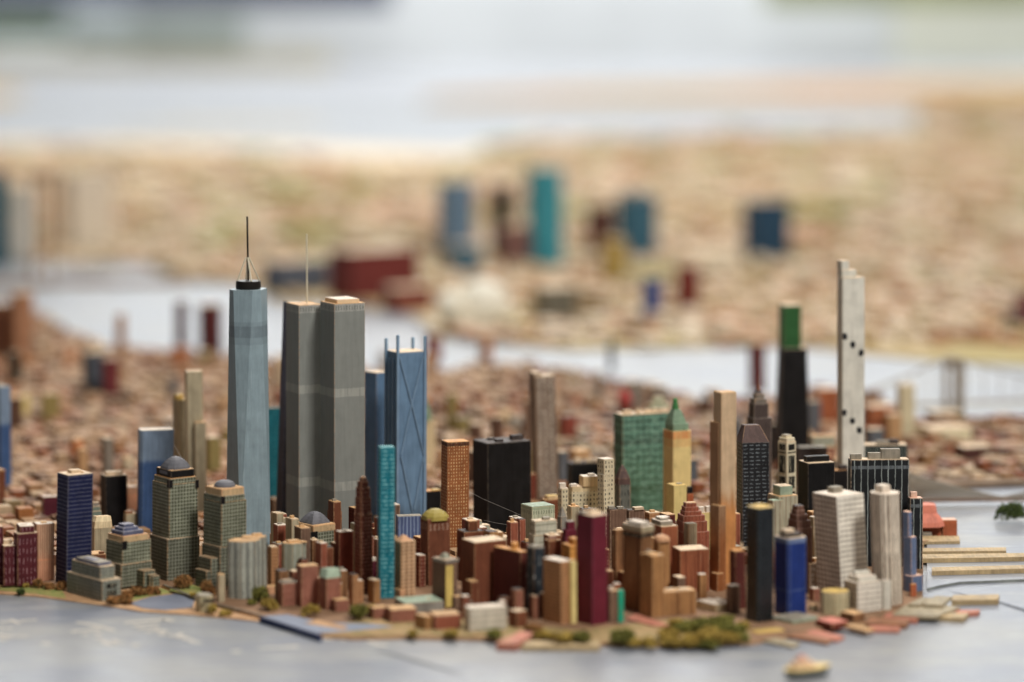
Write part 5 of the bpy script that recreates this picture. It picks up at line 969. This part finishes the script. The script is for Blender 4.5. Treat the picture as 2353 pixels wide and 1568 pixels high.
bush(1428, 1480, 50, 38, 'green', 'dark green bush at the left of the park')
bush(1464, 1484, 34, 14, 'olive', 'low olive bush between dark green bush and moss park')
bush(1492, 1486, 40, 18, 'olive', 'pale olive bush at the left edge of the moss park')
pk = [(1545, 1472, 52, 42), (1580, 1452, 46, 38), (1600, 1480, 60, 38), (1622, 1450, 56, 40), (1640, 1472, 56, 40), (1660, 1452, 56, 40), (1676, 1476, 56, 34), (1694, 1458, 52, 36), (1708, 1472, 44, 26), (1558, 1484, 44, 24), (1640, 1486, 40, 20), (1716, 1448, 40, 24), (1560, 1440, 36, 24), (1668, 1432, 46, 24)]
for x, y, ww, hh in pk: bush(x-8, y, ww*1.1, hh*0.68, 'olive' if random.random() < 0.75 else 'green', 'olive moss tree in the dense park at the island tip', 'moss trees of the park')
bush(2320, 1198, 62, 46, 'dark', 'dark green moss clump on the water at the right edge', z=0.0034)
bush(2150, 1000, 30, 18, 'green', 'blurred green bush on the pale right shore')

# ------------------------------------------------------------------ bridges at right and left
def cable(mb, pts, r):
    for A, C_ in zip(pts[:-1], pts[1:]): mb.bar(A, C_, r, 5)
STONE = P('bridge_stone', (150, 142, 130), wear=0.1, mott=0.3); STEEL = P('bridge_steel', (160, 152, 140), wear=0, mott=0.2)
D = ND(3.0); xb = PX(2190, D); t = thing('stone_bridge', (xb, D, 0), 'blurred suspension bridge with a grey stone tower at right', 'bridge'); og = (xb, D, 0)
zt = PZ(828, D); zd = PZ(932, D)
mb = MB()
for dx in (-0.013, 0.006, 0.0145): p = rect(xb+dx, D, 0.0075, 0.014, 0.1); mb.prism(p, p, 0, zt-0.014)
p = rect(xb+0.001, D, 0.037, 0.015, 0.1); mb.prism(p, p, zt-0.014, zt); p = rect(xb+0.001, D, 0.039, 0.017, 0.1); mb.prism(p, p, zt, zt+0.003); mb.prism(p, p, 0, 0.012); mb.build('tower', STONE, t, og)
p = [(xb-0.32, D-0.06), (xb+0.4, D+0.16), (xb+0.4, D+0.18), (xb-0.32, D-0.04)]; mb = MB(); mb.prism(p, p, zd-0.005, zd, bottom=True); mb.build('deck', STEEL, t, og)
def yy(x): return D-0.05+(x-xb+0.32)*0.305
for s_ in (-0.008, 0.008):
    mb = MB(); hb = MB()
    for sg, ext in ((-1, 0.30), (1, 0.40)):
        pts = [(xb+sg*ext*u, yy(xb+sg*ext*u)+s_, zd+0.003+(zt-zd)*(1-u)**1.7) for u in [i/12 for i in range(13)]]; cable(mb, pts, 0.0012)
        for x, y, z in pts[1:-1]: hb.bar((x, y, zd), (x, y, z), 0.0005, 4)
    mb.build('main_cable', STEEL, t, og); tag(hb.build('hangers', STEEL, t, og), None, kind='stuff')
D = ND(2.42); x0, x1 = PX(2080, D), PX(2440, D); t = thing('near_suspension_bridge', ((x0+x1)/2, D, 0), 'grey suspension bridge with sagging hanger curtain right of the black slabs', 'bridge'); og = ((x0+x1)/2, D, 0)
p = [(x0, D), (x1, D+0.02), (x1, D+0.035), (x0, D+0.015)]; mb = MB(); mb.prism(p, p, PZ(1156, D), PZ(1148, D), bottom=True); mb.build('deck', P('bridge_rust', (150, 120, 104), wear=0, mott=0.4), t, og)
def sag(px): return 1088+(1146-1088)*max(0, min(1, (px-2090)/215))**0.8 if px < 2305 else 1146-(px-2305)*0.22
for s_ in (0.0, 0.014):
    mb = MB(); hb = MB(); pts = [(PX(x, D), D+s_, PZ(sag(x), D)) for x in range(2080, 2441, 12)]; cable(mb, pts, 0.0010); mb.build('main_cable', STEEL, t, og)
    for i, x in enumerate(range(2080, 2441, 6)): hb.bar((PX(x, D), D+s_, PZ(1150, D)), (PX(x, D), D+s_, PZ(sag(x), D)), 0.0009, 4)
    tag(hb.build('hangers', STEEL, t, og), None, kind='stuff')
for px in (2084, 2400):
    p = rect(PX(px, D), D+0.008, 0.006, 0.02, 0); mb = MB(); mb.prism(p, p, 0.003, PZ(1086, D)); mb.build('tower', STONE, t, og)
sheet('far_shore', [(2100, 1120), (2200, 1112), (2353, 1106), (2800, 1098), (2800, 1050), (2353, 1056), (2150, 1062)], ZB+0.004, simple('shore_brown', (140, 118, 98), 0.8, 0.3, 18), 0.008)
D = ND(4.6); t = thing('far_bridge', (PX(90, D), D, 0), 'blurred brown bridge crossing the river at upper left', 'bridge'); og = (PX(90, D), D, 0); BM = P('bridge_brown', (150, 122, 96), wear=0, mott=0.3)
p = [(PX(-260, D), D-0.02), (PX(430, D), D+0.10), (PX(430, D), D+0.13), (PX(-260, D), D+0.01)]; mb = MB(); mb.prism(p, p, PZ(662, D), PZ(648, D), bottom=True); mb.build('deck', BM, t, og)
for px in (70, 110, 250, 390):
    p = rect(PX(px, D), D+0.05, 0.012, 0.012, 0); mb = MB(); mb.prism(p, p, 0, PZ(400 if px < 120 else 650, D)); mb.build('tower' if px < 120 else 'pillar', BM, t, og)
p = rect(PX(90, D), D+0.05, 0.07, 0.014, 0); mb = MB(); mb.prism(p, p, PZ(420, D), PZ(400, D), bottom=True); mb.build('crossbeam', BM, t, og)

# ------------------------------------------------------------------ blurred mid-height blocks rising from the low rows
MIDC = [('rust', (150, 84, 58)), ('dark brown', (92, 66, 54)), ('grey', (132, 124, 114)), ('cream', (214, 196, 166)), ('brick red', (132, 66, 54)), ('tan', (186, 148, 108)), ('slate', (96, 100, 106)), ('orange', (188, 116, 70)), ('olive', (142, 128, 82))]
rm = random.Random(33); made = 0
for tries in range(2000):
    if made >= 84: break
    by = rm.uniform(830, 1150); px = rm.uniform(-30, 2080); D_ = DB(by); wpx = rm.uniform(22, 58)*4.6/D_; x_ = PX(px, D_)
    if px > 1500 and by < 950: continue
    if any((x_-fx)**2+(D_-fy)**2 < (fr+wpx*D_/F*0.6)**2 for fx, fy, fr in FOOT): continue
    cn, cc_ = MIDC[rm.randrange(len(MIDC))]; made += 1; m = P('mid_'+cn.replace(' ', '_'), cc_, wear=0.2, mott=0.3)
    b = B('blurred_mid_block', 'blurred %s block rising above the low rows behind the skyline' % cn, by, px-wpx/2, px-wpx*0.2, px+wpx/2, by-rm.uniform(36, 100)*4.6/D_, m, rm.choice(['roof_tan', 'roof_wood', 'roof_grey']), group='blurred blocks rising above the low rows')

# ------------------------------------------------------------------ packed low blocks
def inside(p, poly):
    x, y = p; c = False; j = len(poly)-1
    for i in range(len(poly)):
        xi, yi = poly[i]; xj, yj = poly[j]
        if (yi > y) != (yj > y) and x < (xj-xi)*(y-yi)/(yj-yi)+xi: c = not c
        j = i
    return c
RUST = [(170, 120, 84), (146, 98, 68), (186, 142, 104), (112, 78, 58), (196, 162, 126), (152, 90, 60), (172, 132, 94), (204, 178, 146), (124, 98, 78), (178, 118, 72), (112, 66, 50), (150, 128, 92)]
RN = ['terracotta', 'brick brown', 'peach', 'dark brown', 'beige', 'brick red', 'tan', 'cream', 'grey brown', 'orange', 'wine red', 'olive']
RM = [P('low_%d' % i, c, wear=0.25, mott=0.3, k=0.76) for i, c in enumerate(RUST)]
cells = []
GA = radians(24)
def carpet(poly, D0, D1, X0, X1, step, hmin, hmax, avoid=True, skip=0.12, jit=0.25):
    out = []; n = int(max(X1-X0, D1-D0)*1.6/step)
    ca, sa = cos(GA), sin(GA); mx, my = (X0+X1)/2, (D0+D1)/2
    for i in range(-n, n):
        for j in range(-n, n):
            if random.random() < skip: continue
            u, v = i*step+random.uniform(-jit, jit)*step*0.4, j*step*1.25+random.uniform(-jit, jit)*step*0.4
            x, y = mx+ca*u-sa*v, my+sa*u+ca*v
            if not (D0 < y < D1 and X0 < x < X1) or abs(x/y) > 0.26: continue
            if not inside((x, y), poly): continue
            w_, d_ = step*random.uniform(0.65, 0.93), step*random.uniform(0.85, 1.18)
            if avoid and any((x-fx)**2+(y-fy)**2 < (fr+w_*0.75)**2 for fx, fy, fr in FOOT): continue
            h_ = random.uniform(hmin, hmax)*(1.0 if random.random() < 0.88 else 1.9)
            out.append((x, y, w_, d_, h_))
    return out
low = [q for q in carpet(ISLP, 4.2, 5.4, -1.4, 1.4, 0.025, 0.004, 0.013, skip=0.06) if q[1] > 4.3 or abs(q[0]) < 0.45] + carpet(ISLP, 5.4, 8.0, -2.1, 2.1, 0.028, 0.004, 0.012, jit=0.5, skip=0.08)
low.sort(key=lambda q: q[1])
vis = [q for q in low if q[1] > 4.62 and abs(q[0]/q[1]) < 0.165]; near = vis[:290]; ids = set(id(q) for q in near)
rest = [q for q in low if id(q) not in ids]
shared = {}
for q in near:
    x, y, w_, d_, h_ = q; ci = random.randrange(len(RM))
    key = (ci, round(w_, 3), round(h_, 3), round(d_, 3))
    p = rect(0, 0, w_, d_, GA); mb = MB(); mb.loft([(p, 0), (p, h_-0.0006), (shrink(p, 0.0008), h_)])
    o = mb.build('low_block', RM[ci]); o.location = (x, y, ZB)
    tag(o, 'low %s block in the packed rows behind the towers' % RN[ci], 'low building', 'packed low blocks behind the towers')
def mass(name, cells, mats, label, zb=ZB, ang=GA):
    mb = MB()
    for x, y, w_, d_, h_ in cells:
        p = rect(x, y, w_, d_, ang+random.uniform(-.03, .03)); mb.prism(p, p, zb, zb+h_, mi=int((math.sin(x*5.1+1.3)+math.sin(y*3.7+x*2.2)+random.uniform(-1.6, 1.6)+3.6)/7.2*len(mats)) % len(mats))
    return tag(mb.build(name, mats), label, kind='stuff')
mass('low_block_mass', rest, RM, 'blurred carpet of small brown and peach blocks behind the skyline')
BRK = [(204, 180, 150), (186, 158, 128), (214, 196, 170), (172, 150, 112), (188, 146, 116), (226, 212, 190), (156, 134, 108), (182, 166, 124), (200, 172, 150)]
BM_ = [P('far_low_%d' % i, c, wear=0, mott=0.3, bump=0) for i, c in enumerate(BRK)]
fc = carpet(BROOKP, 6.9, 10.5, -2.8, 2.8, 0.05, 0.006, 0.02, jit=0.5) + carpet(BROOKP, 10.5, 20.6, -5.4, 5.4, 0.10, 0.008, 0.025, jit=0.5, skip=0.2)
rb = random.Random(5)
for _ in range(46):
    y = rb.uniform(8.0, 17.0); x = rb.uniform(-0.17, 0.17)*y
    if inside((x, y), BROOKP) and not any((x-fx)**2+(y-fy)**2 < (fr+0.12)**2 for fx, fy, fr in FOOT): fc.append((x, y, rb.uniform(0.10, 0.24)*y/10, rb.uniform(0.08, 0.2)*y/10, rb.uniform(0.02, 0.05)))
mass('far_borough_blocks', fc, BM_, 'blurred tan and cream carpet of tiny houses across the river', 0.004, GA)
GT = simple('far_trees', (140, 140, 84), 0.9, 0.4, 12, (112, 118, 70))
gc = [q for q in carpet(BROOKP, 8.5, 20.6, -5.4, 5.4, 0.24, 0.012, 0.03, avoid=False, skip=0.72, jit=1.0)]
mb = MB()
for x, y, w_, d_, h_ in gc:
    r_ = w_*random.uniform(0.4, 0.8); mb.loft([(ngon(x, y, r_, r_*.8, 7), 0.004), (ngon(x, y, r_*.9, r_*.7, 7), 0.004+h_*.7), (ngon(x, y, r_*.4, r_*.3, 7), 0.004+h_*1.1)])
tag(mb.build('far_park_trees', GT), 'blurred patches of green park among the far houses', kind='stuff')

# ------------------------------------------------------------------ dust threads
WEB = simple('cobweb_grey', (170, 165, 160), 0.8, 0.3, 200)
def thread(pts, r, label):
    P3 = [(PX(x, ND(d)), ND(d), PZ(y, ND(d))) for x, y, d in pts]; mb = MB()
    for A, C_ in zip(P3[:-1], P3[1:]): mb.bar(A, C_, r, 4)
    tag(mb.build('cobweb_thread', WEB, None, P3[0]), label, 'cobweb')
thread([(1078, 1130, 2.18), (1110, 1147, 2.17), (1150, 1164, 2.16), (1196, 1184, 2.14)], 0.00018, 'upper sagging cobweb thread across the big black slab')
thread([(1112, 1196, 2.16), (1140, 1202, 2.15), (1170, 1207, 2.15)], 0.00018, 'lower short cobweb thread across the foot of the big black slab')
thread([(399, 1022, 2.20), (410, 1040, 2.14), (420, 1056, 2.08)], 0.0002, 'dust thread from the two-tone blue tower to the faceted dome')
